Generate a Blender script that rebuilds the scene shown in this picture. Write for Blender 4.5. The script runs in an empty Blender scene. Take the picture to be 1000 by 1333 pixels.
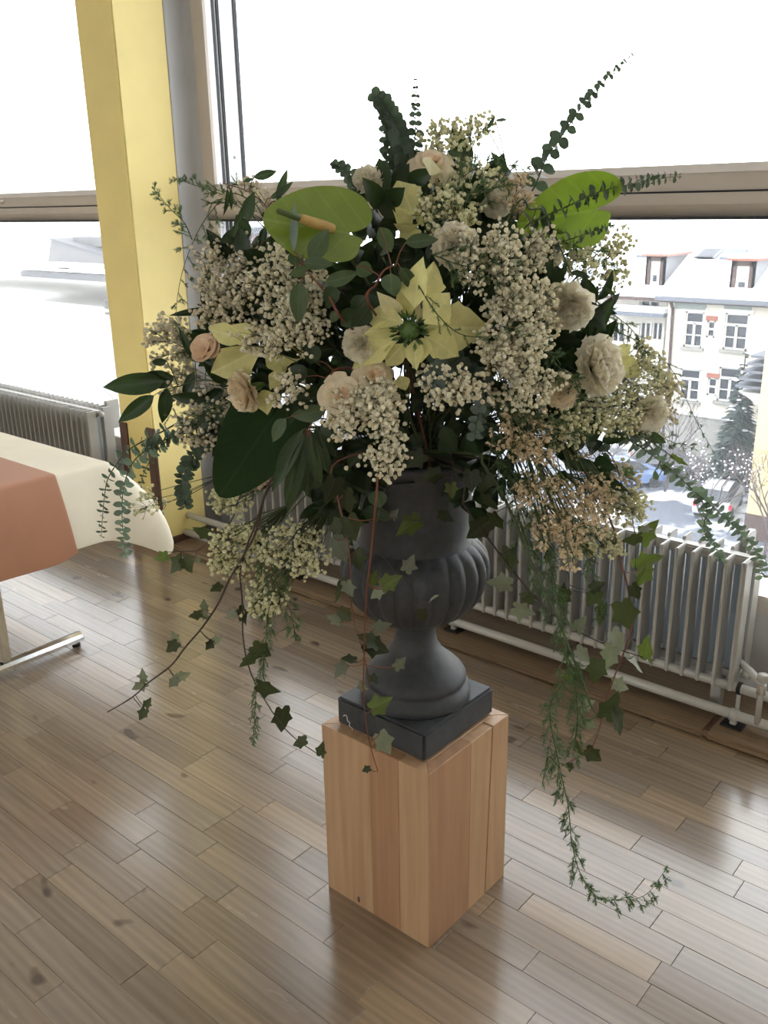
import bpy, bmesh, math, random
import numpy as np
from mathutils import Vector, Matrix
R = random.Random(7)
sc = bpy.context.scene
COL = sc.collection

# ------------------------------------------------------------------ camera
F_PX, PITCH, ROLL, YAW, EYE = 1179.28, math.radians(18.663), math.radians(-0.974), math.radians(40.664), 1.6
FW = Vector((-math.sin(YAW) * math.cos(PITCH), math.cos(YAW) * math.cos(PITCH), -math.sin(PITCH)))
_r = Vector((math.cos(YAW), math.sin(YAW), 0)); _u = _r.cross(FW)
RT = _r * math.cos(ROLL) + _u * math.sin(ROLL)
UP = -_r * math.sin(ROLL) + _u * math.cos(ROLL)
CAM = Vector((0, 0, EYE))
cd = bpy.data.cameras.new('camera'); cam = bpy.data.objects.new('camera', cd); COL.objects.link(cam)
cam.matrix_world = Matrix(((RT.x, UP.x, -FW.x, CAM.x), (RT.y, UP.y, -FW.y, CAM.y), (RT.z, UP.z, -FW.z, CAM.z), (0, 0, 0, 1)))
cd.sensor_fit = 'HORIZONTAL'; cd.sensor_width = 36; cd.lens = 36 * F_PX / 1000; cd.clip_start = 0.05; cd.clip_end = 600
sc.camera = cam

# ------------------------------------------------------------------ sky: flat white winter overcast
w = bpy.data.worlds.new('world'); sc.world = w; w.use_nodes = True
bg = w.node_tree.nodes['Background']; bg.inputs[0].default_value = (0.93, 0.97, 1.0, 1); bg.inputs[1].default_value = 5.2
vs = sc.view_settings; vs.view_transform = 'Standard'; vs.look = 'None'; vs.gamma = 1; vs.use_curve_mapping = False
vs.exposure = 0.25
sc.cycles.use_denoising = True
sc.cycles.max_bounces = 10; sc.cycles.diffuse_bounces = 5; sc.cycles.transparent_max_bounces = 16
sc.cycles.sample_clamp_indirect = 6

# ------------------------------------------------------------------ measuring: a sight line of the photograph met by a real plane
AX = Vector((-1.16, 1.452, 0))                       # the urn's axis
FH = Vector((FW.x, FW.y, 0)).normalized(); RH = Vector((FH.y, -FH.x, 0)); DAX = AX.dot(FH)
def ray(x, y): return FW * F_PX + RT * (x - 500) - UP * (y - 666.5)
def S(x, y, off=0.0):
    d = ray(x, y); return CAM + d * ((DAX + off) / d.dot(FH))
def onY(x, y, Y): d = ray(x, y); return CAM + d * (Y / d.y)
def onX(x, y, X): d = ray(x, y); return CAM + d * (X / d.x)
def onZ(x, y, Z): d = ray(x, y); return CAM + d * ((Z - EYE) / d.z)
def mpx(off=0.0): return (DAX + off) * 1.02 / F_PX    # metres per pixel near that depth

# ------------------------------------------------------------------ materials
def newmat(name):
    m = bpy.data.materials.new(name); m.use_nodes = True
    nt = m.node_tree; b = nt.nodes['Principled BSDF']; return m, nt, b
def N(nt, t, **kw):
    n = nt.nodes.new(t)
    for k, v in kw.items(): setattr(n, k, v)
    return n
def lk(nt, a, b): nt.links.new(a, b)
def ramp(nt, fac, stops):
    n = N(nt, 'ShaderNodeValToRGB'); e = n.color_ramp.elements
    while len(e) < len(stops): e.new(0.5)
    for el, (p, c) in zip(e, stops): el.position = p; el.color = (*c, 1)
    lk(nt, fac, n.inputs[0]); return n.outputs[0]
def mix(nt, fac, a, b, mode='MIX'):
    n = N(nt, 'ShaderNodeMix', data_type='RGBA', blend_type=mode)
    for s, v in ((n.inputs[0], fac), (n.inputs[6], a), (n.inputs[7], b)):
        if isinstance(v, (int, float)): s.default_value = v
        elif isinstance(v, tuple): s.default_value = (*v, 1)
        else: lk(nt, v, s)
    return n.outputs[2]
def mth(nt, op, a, b=0.0):
    n = N(nt, 'ShaderNodeMath', operation=op)
    for s, v in ((n.inputs[0], a), (n.inputs[1], b)):
        if isinstance(v, (int, float)): s.default_value = v
        else: lk(nt, v, s)
    return n.outputs[0]
def noise(nt, vec, scale, detail=4, rough=.55):
    n = N(nt, 'ShaderNodeTexNoise'); n.inputs['Scale'].default_value = scale; n.inputs['Detail'].default_value = detail; n.inputs['Roughness'].default_value = rough
    if vec is not None: lk(nt, vec, n.inputs['Vector'])
    return n.outputs[0]
def bump(nt, b, h, strength=.2, dist=.01):
    n = N(nt, 'ShaderNodeBump'); n.inputs['Strength'].default_value = strength; n.inputs['Distance'].default_value = dist
    lk(nt, h, n.inputs['Height']); lk(nt, n.outputs[0], b.inputs['Normal'])
def objco(nt, scale=(1, 1, 1), rnd=0.0):
    c = N(nt, 'ShaderNodeTexCoord'); mp = N(nt, 'ShaderNodeMapping'); mp.inputs['Scale'].default_value = scale
    if rnd:
        oi = N(nt, 'ShaderNodeObjectInfo'); v = N(nt, 'ShaderNodeVectorMath', operation='SCALE')
        v.inputs[0].default_value = (rnd, rnd * .7, rnd * .37); lk(nt, oi.outputs['Random'], v.inputs['Scale'])
        ad = N(nt, 'ShaderNodeVectorMath', operation='ADD'); lk(nt, c.outputs['Object'], ad.inputs[0]); lk(nt, v.outputs[0], ad.inputs[1])
        lk(nt, ad.outputs[0], mp.inputs[0])
    else: lk(nt, c.outputs['Object'], mp.inputs[0])
    return mp.outputs[0]

def simple(name, col, rough=.5, metal=0.0, var=.06, nscale=6.0, coat=0.0, bmp=0.0):
    m, nt, b = newmat(name)
    f = noise(nt, objco(nt), nscale)
    d = tuple(max(0, c * (1 - var * 2)) for c in col); l = tuple(min(1, c * (1 + var * 2)) for c in col)
    lk(nt, ramp(nt, f, [(.3, d), (.7, l)]), b.inputs['Base Color'])
    b.inputs['Roughness'].default_value = rough; b.inputs['Metallic'].default_value = metal; b.inputs['Coat Weight'].default_value = coat
    if bmp: bump(nt, b, noise(nt, objco(nt), nscale * 12), bmp, .003)
    return m

def floor_wood(name, stops, rough, coat):
    m, nt, b = newmat(name)
    oi = N(nt, 'ShaderNodeObjectInfo')
    base = ramp(nt, oi.outputs['Random'], stops)
    g1 = noise(nt, objco(nt, (3.0, 46, 10), 37.0), 1.0, 5, .62)            # fine grain along X
    wv = N(nt, 'ShaderNodeTexWave', wave_type='RINGS', rings_direction='Z')
    wv.inputs['Scale'].default_value = 1.3; wv.inputs['Distortion'].default_value = 5.5; wv.inputs['Detail'].default_value = 2; wv.inputs['Detail Scale'].default_value = .8
    lk(nt, objco(nt, (1.4, 11, 6), 53.0), wv.inputs['Vector'])
    dark = mix(nt, 1.0, base, (.62, .56, .50), 'MULTIPLY')
    c1 = mix(nt, mth(nt, 'MULTIPLY', wv.outputs[1], .34), base, dark)
    gr = ramp(nt, g1, [(.30, (.74, .72, .70)), (.66, (1.08, 1.06, 1.04))])
    c2 = mix(nt, .75, c1, gr, 'MULTIPLY')
    kn = noise(nt, objco(nt, (5.0, 9, 5), 91.0), 1.6, 1)                     # knots and dents
    k2 = ramp(nt, kn, [(.22, (.25, .2, .17)), (.27, (1, 1, 1))])
    c3 = mix(nt, .8, c2, k2, 'MULTIPLY')
    lk(nt, c3, b.inputs['Base Color'])
    rr = ramp(nt, noise(nt, objco(nt, (2, 9, 2), 11.0), 2.0), [(.3, (rough * .8,) * 3), (.7, (rough * 1.25,) * 3)])
    lk(nt, rr, b.inputs['Roughness']); b.inputs['Coat Weight'].default_value = coat; b.inputs['Coat Roughness'].default_value = .16
    bump(nt, b, g1, .06, .002)
    return m

def upright_wood(name, stops):
    m, nt, b = newmat(name)
    oi = N(nt, 'ShaderNodeObjectInfo')
    base = ramp(nt, oi.outputs['Random'], stops)
    g = noise(nt, objco(nt, (38, 38, 2.2), 23.0), 1.0, 5, .6)
    wv = N(nt, 'ShaderNodeTexWave', wave_type='RINGS', rings_direction='Y')
    wv.inputs['Scale'].default_value = 1.2; wv.inputs['Distortion'].default_value = 6.0; wv.inputs['Detail'].default_value = 2
    lk(nt, objco(nt, (9, 9, 1.6), 61.0), wv.inputs['Vector'])
    c1 = mix(nt, mth(nt, 'MULTIPLY', wv.outputs[1], .16), base, mix(nt, 1.0, base, (.72, .62, .52), 'MULTIPLY'))
    c2 = mix(nt, .6, c1, ramp(nt, g, [(.3, (.72, .68, .64)), (.65, (1.05, 1.05, 1.04))]), 'MULTIPLY')
    lk(nt, c2, b.inputs['Base Color']); b.inputs['Roughness'].default_value = .5
    bump(nt, b, g, .08, .002)
    return m

def leafmat(name, col, rough=.4, trans=.3, vein=.35, var=.35, spec=.5, tcol=None, side=14.0):
    m, nt, b = newmat(name)
    oi = N(nt, 'ShaderNodeObjectInfo')
    c = N(nt, 'ShaderNodeTexCoord'); sp = N(nt, 'ShaderNodeSeparateXYZ'); lk(nt, c.outputs['Object'], sp.inputs[0])
    ax = mth(nt, 'ABSOLUTE', sp.outputs[0])
    mid = ramp(nt, ax, [(.008, (1, 1, 1)), (.03, (0, 0, 0))])
    ph = mth(nt, 'SINE', mth(nt, 'MULTIPLY', mth(nt, 'SUBTRACT', sp.outputs[1], mth(nt, 'MULTIPLY', ax, .8)), side * math.pi))
    sv = ramp(nt, ph, [(.9, (0, 0, 0)), (.99, (.45, .45, .45))])
    veins = mix(nt, 1.0, mid, sv, 'ADD')
    d = tuple(v * (1 - var) for v in col); l = tuple(min(1, v * (1 + var)) for v in col)
    base = ramp(nt, oi.outputs['Random'], [(0, d), (1, l)])
    mott = mix(nt, .5, base, ramp(nt, noise(nt, objco(nt, (1, 1, 1), 9.0), 3.5), [(.3, (.75, .78, .72)), (.7, (1.12, 1.1, 1.05))]), 'MULTIPLY')
    lite = tuple(min(1, v * 1.5 + .04) for v in col)
    cc = mix(nt, mth(nt, 'MULTIPLY', veins, vein), mott, lite)
    lk(nt, cc, b.inputs['Base Color']); b.inputs['Roughness'].default_value = rough; b.inputs['Specular IOR Level'].default_value = spec
    if trans:
        t = N(nt, 'ShaderNodeBsdfTranslucent'); ms = N(nt, 'ShaderNodeMixShader'); ms.inputs[0].default_value = trans
        tc = mix(nt, 1.0, cc, tcol or (1.5, 1.7, .9), 'MULTIPLY'); lk(nt, tc, t.inputs[0])
        lk(nt, b.outputs[0], ms.inputs[1]); lk(nt, t.outputs[0], ms.inputs[2])
        lk(nt, ms.outputs[0], nt.nodes['Material Output'].inputs[0])
    return m

def petalmat(name, cin, cout, trans=.35, island=False, var=.12):
    m, nt, b = newmat(name)
    if island:
        gi = N(nt, 'ShaderNodeNewGeometry'); f = gi.outputs['Random Per Island']
    else:
        oi = N(nt, 'ShaderNodeObjectInfo'); f = oi.outputs['Random']
    base = ramp(nt, f, [(0, cin), (1, cout)])
    mott = mix(nt, .5, base, ramp(nt, noise(nt, objco(nt), 40 if island else 4), [(.3, (1 - var * 2,) * 3), (.7, (1.08, 1.08, 1.06))]), 'MULTIPLY')
    lk(nt, mott, b.inputs['Base Color']); b.inputs['Roughness'].default_value = .6; b.inputs['Specular IOR Level'].default_value = .25
    t = N(nt, 'ShaderNodeBsdfTranslucent'); ms = N(nt, 'ShaderNodeMixShader'); ms.inputs[0].default_value = trans
    lk(nt, mott, t.inputs[0]); lk(nt, b.outputs[0], ms.inputs[1]); lk(nt, t.outputs[0], ms.inputs[2])
    lk(nt, ms.outputs[0], nt.nodes['Material Output'].inputs[0])
    return m

def glassmat(name):
    m, nt, b = newmat(name); nt.nodes.remove(b)
    tr = N(nt, 'ShaderNodeBsdfTransparent'); gl = N(nt, 'ShaderNodeBsdfGlossy'); gl.inputs['Roughness'].default_value = .02
    fr = N(nt, 'ShaderNodeFresnel'); fr.inputs[0].default_value = 1.45
    du = N(nt, 'ShaderNodeBsdfTranslucent'); du.inputs[0].default_value = (.9, .94, 1, 1)
    m1 = N(nt, 'ShaderNodeMixShader'); m2 = N(nt, 'ShaderNodeMixShader')
    sp = ramp(nt, noise(nt, objco(nt), 55, 2), [(.70, (.022,) * 3), (.76, (.09,) * 3)])     # dust film and dried drops
    lk(nt, sp, m1.inputs[0]); lk(nt, tr.outputs[0], m1.inputs[1]); lk(nt, du.outputs[0], m1.inputs[2])
    lk(nt, mth(nt, 'MULTIPLY', fr.outputs[0], .6), m2.inputs[0]); lk(nt, m1.outputs[0], m2.inputs[1]); lk(nt, gl.outputs[0], m2.inputs[2])
    lk(nt, m2.outputs[0], nt.nodes['Material Output'].inputs[0])
    return m

M = {}
M['plank'] = floor_wood('plank_wood', [(0, (.23, .174, .12)), (.3, (.305, .235, .166)), (.55, (.26, .21, .16)), (.8, (.325, .25, .17)), (1, (.39, .287, .18))], .22, .9)
M['subfloor'] = simple('subfloor_dark', (.06, .045, .03), .8)
M['step'] = floor_wood('step_wood', [(0, (.19, .135, .085)), (1, (.26, .18, .11))], .4, .2)
M['ped'] = upright_wood('pedestal_beech', [(0, (.52, .33, .19)), (.5, (.55, .355, .21)), (1, (.58, .38, .23))])
M['pedred'] = upright_wood('pedestal_beech_red', [(0, (.45, .26, .15)), (1, (.48, .285, .165))])
M['wall'] = simple('wall_white_plaster', (.80, .74, .62), .8, bmp=.05)
M['ceil'] = simple('ceiling_white', (.82, .82, .80), .9)
M['yellow'] = simple('yellow_paint', (.87, .72, .29), .55, var=.015, bmp=.03)
M['cove'] = simple('grey_cove_paint', (.50, .50, .50), .6, var=.02)
M['frame'] = simple('beige_window_lacquer', (.56, .50, .44), .45, var=.02)
M['alu'] = simple('pale_aluminium', (.78, .80, .82), .35, .1, var=.02)
M['gasket'] = simple('black_rubber', (.012, .012, .016), .5)
M['glass'] = glassmat('window_glass')
M['guard'] = simple('brown_corner_wood', (.105, .05, .035), .5)
M['rad'] = simple('radiator_lacquer', (.42, .41, .385), .35, var=.02)
M['radgap'] = simple('radiator_gap_shade_blue_grey', (.30, .36, .43), .45, var=.03)  # shade between the radiator fins, put into a blue-grey colour
M['radpipe'] = simple('white_pipe_lacquer', (.50, .49, .46), .22, var=.02)
M['chrome'] = simple('polished_chrome', (.82, .83, .84), .13, 1.0, var=.01)
M['rubber'] = simple('black_plastic', (.02, .02, .02), .5)
M['cream'] = simple('cream_table_paper', (.87, .80, .64), .75, var=.02, bmp=.02)
M['terra'] = simple('terracotta_runner', (.45, .215, .125), .62, var=.03, bmp=.03)
M['tabletop'] = simple('table_laminate', (.7, .68, .62), .4)
def slate():
    m, nt, b = newmat('dark_slate_urn')
    f = noise(nt, objco(nt), 9, 6, .6); f2 = noise(nt, objco(nt), 60, 3)
    c = mix(nt, .4, ramp(nt, f, [(.3, (.028, .031, .036)), (.7, (.058, .063, .070))]), ramp(nt, f2, [(.35, (.03, .033, .037)), (.75, (.07, .074, .08))]))
    lk(nt, c, b.inputs['Base Color']); b.inputs['Roughness'].default_value = .58; b.inputs['Specular IOR Level'].default_value = .45
    bump(nt, b, f2, .12, .003); return m
M['slate'] = slate()
M['scratch'] = simple('white_scuff', (.7, .7, .68), .7)
# plants
M['ivy'] = leafmat('ivy_leaf_green', (.040, .050, .022), .5, .22, .25, .4, .35)
M['ivylite'] = leafmat('ivy_leaf_young', (.085, .11, .032), .45, .35, .3, .3, .35)
M['ivyback'] = leafmat('ivy_leaf_pale_back', (.17, .18, .145), .5, .2, .2, .35, .3)
M['euc'] = leafmat('eucalyptus_grey_green', (.075, .105, .085), .55, .22, .2, .3, .35)
M['eucblue'] = leafmat('eucalyptus_blue_green', (.16, .21, .20), .6, .22, .2, .25, .35)
M['sage'] = leafmat('sage_leaf', (.070, .105, .055), .5, .22, .3, .3, .35)
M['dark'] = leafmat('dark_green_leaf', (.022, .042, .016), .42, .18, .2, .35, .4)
M['arum'] = leafmat('dark_arum_leaf', (.018, .036, .012), .75, .12, .2, .2, .12)
M['lance'] = leafmat('narrow_leaf_green', (.045, .075, .035), .45, .22, .3, .3, .4)
M['bract'] = leafmat('lime_cream_bract', (.78, .74, .36), .6, .32, .28, .12, .25, (1.1, 1.1, .9), 16.0)
M['bractpale'] = leafmat('pale_cream_bract', (.80, .74, .46), .6, .32, .25, .1, .25, (1.1, 1.1, .9), 16.0)
M['spathe'] = leafmat('anthurium_green', (.185, .26, .040), .14, .20, .3, .12, .7, (1.9, 2.3, .8), 6.0)
M['spathe1'] = leafmat('anthurium_olive_green', (.155, .215, .036), .12, .10, .35, .12, .8, (1.9, 2.3, .8), 6.0)
M['spadix'] = simple('spadix_ochre', (.50, .33, .10), .6, bmp=.4, nscale=30)
M['spadixtip'] = simple('spadix_green', (.06, .10, .02), .6, bmp=.4, nscale=30)
M['stem'] = simple('green_stem', (.06, .085, .025), .55)
M['stemred'] = simple('red_brown_stem', (.17, .055, .030), .5)
M['stembrown'] = simple('dark_brown_stem', (.045, .026, .018), .55)
M['rose'] = petalmat('rose_petal_peach', (.95, .82, .62), (.95, .86, .68))
M['peach'] = petalmat('rose_petal_deep_peach', (.95, .72, .52), (.95, .78, .60))
M['white'] = petalmat('carnation_petal_cream', (.93, .88, .72), (.95, .91, .80))
M['calyx'] = simple('green_calyx', (.09, .16, .035), .5)
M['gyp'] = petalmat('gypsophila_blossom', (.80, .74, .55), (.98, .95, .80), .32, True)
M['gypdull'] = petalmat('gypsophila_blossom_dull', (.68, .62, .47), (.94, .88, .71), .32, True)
M['gypgreen'] = petalmat('gypsophila_blossom_greenish', (.70, .68, .40), (.96, .94, .70), .3, True)
M['beige'] = petalmat('beige_papery_blossom', (.66, .50, .30), (.88, .76, .56), .3, True)
M['fern'] = petalmat('fern_needle_green', (.085, .14, .065), (.19, .28, .13), .3, True)
M['yolk'] = simple('stamen_green', (.07, .13, .03), .5)

# ------------------------------------------------------------------ mesh helpers
class MB:
    def __init__(s): s.v = []; s.f = []
    def add(s, v, f):
        o = len(s.v); s.v.extend([tuple(p) for p in v]); s.f.extend([tuple(i + o for i in q) for q in f]); return s
    def box(s, x0, x1, y0, y1, z0, z1):
        v = [(x, y, z) for z in (z0, z1) for y in (y0, y1) for x in (x0, x1)]
        return s.add(v, [(0, 2, 3, 1), (4, 5, 7, 6), (0, 1, 5, 4), (2, 6, 7, 3), (0, 4, 6, 2), (1, 3, 7, 5)])
    def cbox(s, x0, x1, y0, y1, z0, z1, c):          # box with chamfered edges
        bm = bmesh.new(); bmesh.ops.create_cube(bm, size=1)
        for q in bm.verts: q.co = ((x0 + x1) / 2 + q.co.x * (x1 - x0), (y0 + y1) / 2 + q.co.y * (y1 - y0), (z0 + z1) / 2 + q.co.z * (z1 - z0))
        bmesh.ops.bevel(bm, geom=bm.edges[:], offset=c, segments=2, affect='EDGES')
        bm.verts.index_update(); s.add([q.co for q in bm.verts], [[q.index for q in f.verts] for f in bm.faces]); bm.free(); return s
    def tube(s, pts, rad, n=6, cap=True):
        pts = [Vector(p) for p in pts]; k = len(pts)
        if isinstance(rad, (int, float)): rad = [rad] * k
        prev = None; rings = []
        for i in range(k):
            t = (pts[min(i + 1, k - 1)] - pts[max(i - 1, 0)])
            t = t.normalized() if t.length > 1e-9 else Vector((0, 0, 1))
            if prev is None: a = t.orthogonal().normalized()
            else:
                a = prev - t * prev.dot(t); a = a.normalized() if a.length > 1e-6 else t.orthogonal().normalized()
            prev = a; b = t.cross(a)
            rings.append([pts[i] + (a * math.cos(2 * math.pi * j / n) + b * math.sin(2 * math.pi * j / n)) * rad[i] for j in range(n)])
        v = [p for r in rings for p in r]; f = []
        for i in range(k - 1):
            for j in range(n): f.append((i * n + j, i * n + (j + 1) % n, (i + 1) * n + (j + 1) % n, (i + 1) * n + j))
        if cap: f.append(tuple(range(n - 1, -1, -1))); f.append(tuple(range((k - 1) * n, k * n)))
        return s.add(v, f)
    def lathe(s, prof, c, n=48, mod=None):
        v = []; f = []; k = len(prof)
        for (r, z) in prof:
            for j in range(n):
                a = 2 * math.pi * j / n; rr = r * (mod(a, z) if mod else 1)
                v.append((c[0] + rr * math.cos(a), c[1] + rr * math.sin(a), z))
        for i in range(k - 1):
            for j in range(n): f.append((i * n + j, i * n + (j + 1) % n, (i + 1) * n + (j + 1) % n, (i + 1) * n + j))
        return s.add(v, f)
    def ball(s, c, r, seg=8, ring=6, sc3=(1, 1, 1)):
        v = [(c[0], c[1], c[2] + r * sc3[2])]; f = []
        for i in range(1, ring):
            t = math.pi * i / ring
            for j in range(seg):
                a = 2 * math.pi * j / seg; v.append((c[0] + r * sc3[0] * math.sin(t) * math.cos(a), c[1] + r * sc3[1] * math.sin(t) * math.sin(a), c[2] + r * sc3[2] * math.cos(t)))
        v.append((c[0], c[1], c[2] - r * sc3[2])); last = len(v) - 1
        for j in range(seg): f.append((0, 1 + j, 1 + (j + 1) % seg)); f.append((last, 1 + (ring - 2) * seg + (j + 1) % seg, 1 + (ring - 2) * seg + j))
        for i in range(ring - 2):
            for j in range(seg): f.append((1 + i * seg + j, 1 + (i + 1) * seg + j, 1 + (i + 1) * seg + (j + 1) % seg, 1 + i * seg + (j + 1) % seg))
        return s.add(v, f)
    def mesh(s, name, mat, smooth=False):
        me = bpy.data.meshes.new(name); me.from_pydata(s.v, [], s.f); me.materials.append(mat)
        if smooth: me.polygons.foreach_set('use_smooth', [True] * len(me.polygons))
        me.update(); return me
    def build(s, name, mat, parent=None, smooth=False, loc=None):
        o = bpy.data.objects.new(name, s.mesh(name, mat, smooth)); COL.objects.link(o)
        if parent is not None: o.parent = parent
        if loc is not None: o.location = loc
        return o
def inst(me, name, mw, parent=None):
    o = bpy.data.objects.new(name, me); COL.objects.link(o)
    if parent is not None: o.parent = parent
    o.matrix_local = mw; return o
def empty(name, loc=(0, 0, 0)):
    o = bpy.data.objects.new(name, None); COL.objects.link(o); o.location = loc; o.empty_display_size = .05; return o
def tag(o, label, cat, group=None):
    o['label'] = label; o['category'] = cat
    if group: o['group'] = group
    return o
def struct(o): o['kind'] = 'structure'; return o
def edged(o, ang=40):
    md = o.modifiers.new('split', 'EDGE_SPLIT'); md.split_angle = math.radians(ang); return o
def wall_grid(mb, x0, x1, z0, z1, y0, y1, holes):
    xs = sorted({x0, x1, *[h[0] for h in holes], *[h[1] for h in holes]}); zs = sorted({z0, z1, *[h[2] for h in holes], *[h[3] for h in holes]})
    for a, b in zip(xs, xs[1:]):
        for c, d in zip(zs, zs[1:]):
            mx, mz = (a + b) / 2, (c + d) / 2
            if mx < x0 or mx > x1 or mz < z0 or mz > z1: continue
            if any(h[0] < mx < h[1] and h[2] < mz < h[3] for h in holes): continue
            mb.box(a, b, y0, y1, c, d)
    return mb
def spline(pts, n=8):
    p = [Vector(q) for q in pts]
    if len(p) == 2: return [p[0].lerp(p[1], i / n) for i in range(n + 1)]
    p = [p[0] * 2 - p[1]] + p + [p[-1] * 2 - p[-2]]; out = []
    for i in range(1, len(p) - 2):
        a, b, c, d = p[i - 1:i + 3]
        for k in range(n):
            t = k / n
            out.append(.5 * ((2 * b) + (c - a) * t + (2 * a - 5 * b + 4 * c - d) * t * t + (3 * b - a - 3 * c + d) * t ** 3))
    out.append(p[-2]); return out

# ================================================================== THE ROOM
X0, X1, Y0, YW, ZC = -7.6, 3.4, -4.2, 2.86, 3.30
STEP_Y, STEP_Z = 2.505, .028
fl = struct(MB().box(X0, X1, Y0, STEP_Y, -.20, -.012).build('floor', M['subfloor']))
def plank_mesh(L, W=.0731, T=.012, c=.0007):
    mb = MB(); x, y = L / 2 - .0005, W / 2
    mb.add([(-x, -y, -T), (x, -y, -T), (x, y, -T), (-x, y, -T), (-x, -y, -c), (x, -y, -c), (x, y, -c), (-x, y, -c), (-x + c, -y + c, 0), (x - c, -y + c, 0), (x - c, y - c, 0), (-x + c, y - c, 0)],
           [(0, 1, 5, 4), (1, 2, 6, 5), (2, 3, 7, 6), (3, 0, 4, 7), (4, 5, 9, 8), (5, 6, 10, 9), (6, 7, 11, 10), (7, 4, 8, 11), (8, 9, 10, 11)])
    return mb
LENS = [.27, .33, .40, .46, .52, .60]
PM = [plank_mesh(L).mesh('plank', M['plank']) for L in LENS]
def seen(p, m=30):
    d = Vector(p) - CAM; z = d.dot(FW)
    if z < .1: return False
    x, y = 500 + F_PX * d.dot(RT) / z, 666.5 - F_PX * d.dot(UP) / z
    return -m < x < 1000 + m and -m < y < 1333 + m
rest = MB(); shown = []
row = 0; y = 1.594 + .0735 * 12 + .0735 / 2
while y - .037 > STEP_Y - .02: y -= .0735
rr = random.Random(5)
while y > Y0:
    x = X0 + rr.random() * .4
    while x < X1 - .6:
        k = rr.randrange(6); L = LENS[k]; c = (x + L / 2, y, rr.uniform(-.0004, .0004))
        if any(seen((x + L * t, y + s, 0)) for t in (0, .5, 1) for s in (-.035, .035)): shown.append((k, c))
        else: rest.box(c[0] - L / 2, c[0] + L / 2, y - .0362, y + .0362, -.012, 0)
        x += L
    y -= .0735
shown.sort(key=lambda s: (Vector(s[1]) - CAM).length)
for k, c in shown[300:]: rest.box(c[0] - LENS[k] / 2, c[0] + LENS[k] / 2, c[1] - .0362, c[1] + .0362, -.012, 0)
for k, c in shown[:300]: inst(PM[k], 'plank', Matrix.Translation(c), fl)
o = rest.build('plank', M['plank'], fl); o['kind'] = 'stuff'
# raised wooden step along the window wall, in boards
st = struct(MB().box(X0, X1, STEP_Y + .03, YW, 0, STEP_Z - .006).build('trim_1', M['guard']))
bx = X0; q = 0
while bx < X1 - .2:
    L = 1.35
    MB().cbox(bx, min(bx + L - .002, X1), STEP_Y, STEP_Y + .165, .002, STEP_Z, .009).build('board', M['step'], st)
    MB().cbox(bx - .6, min(bx - .6 + L - .002, X1), STEP_Y + .167, YW, .004, STEP_Z - .002, .002).build('board', M['step'], st); bx += L
ce = struct(MB().box(X0 - .2, X1 + .2, Y0 - .2, YW + .3, ZC, ZC + .15).build('ceiling', M['ceil']))
struct(MB().box(X0 - .2, X0, Y0 - .2, YW + .3, -.2, ZC).build('wall_left', M['wall']))
struct(MB().box(X1, X1 + .2, Y0 - .2, YW + .3, -.2, ZC).build('wall_right', M['wall']))
rw = MB(); wall_grid(rw, X0 - .2, X1 + .2, -.2, ZC, Y0 - .2, Y0, [(-6.0, -3.8, 1.0, 2.4), (.2, 2.0, 1.0, 2.4)])  # two unseen openings added to brighten the bouquet from the front
struct(rw.build('wall_rear', M['wall']))
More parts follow.
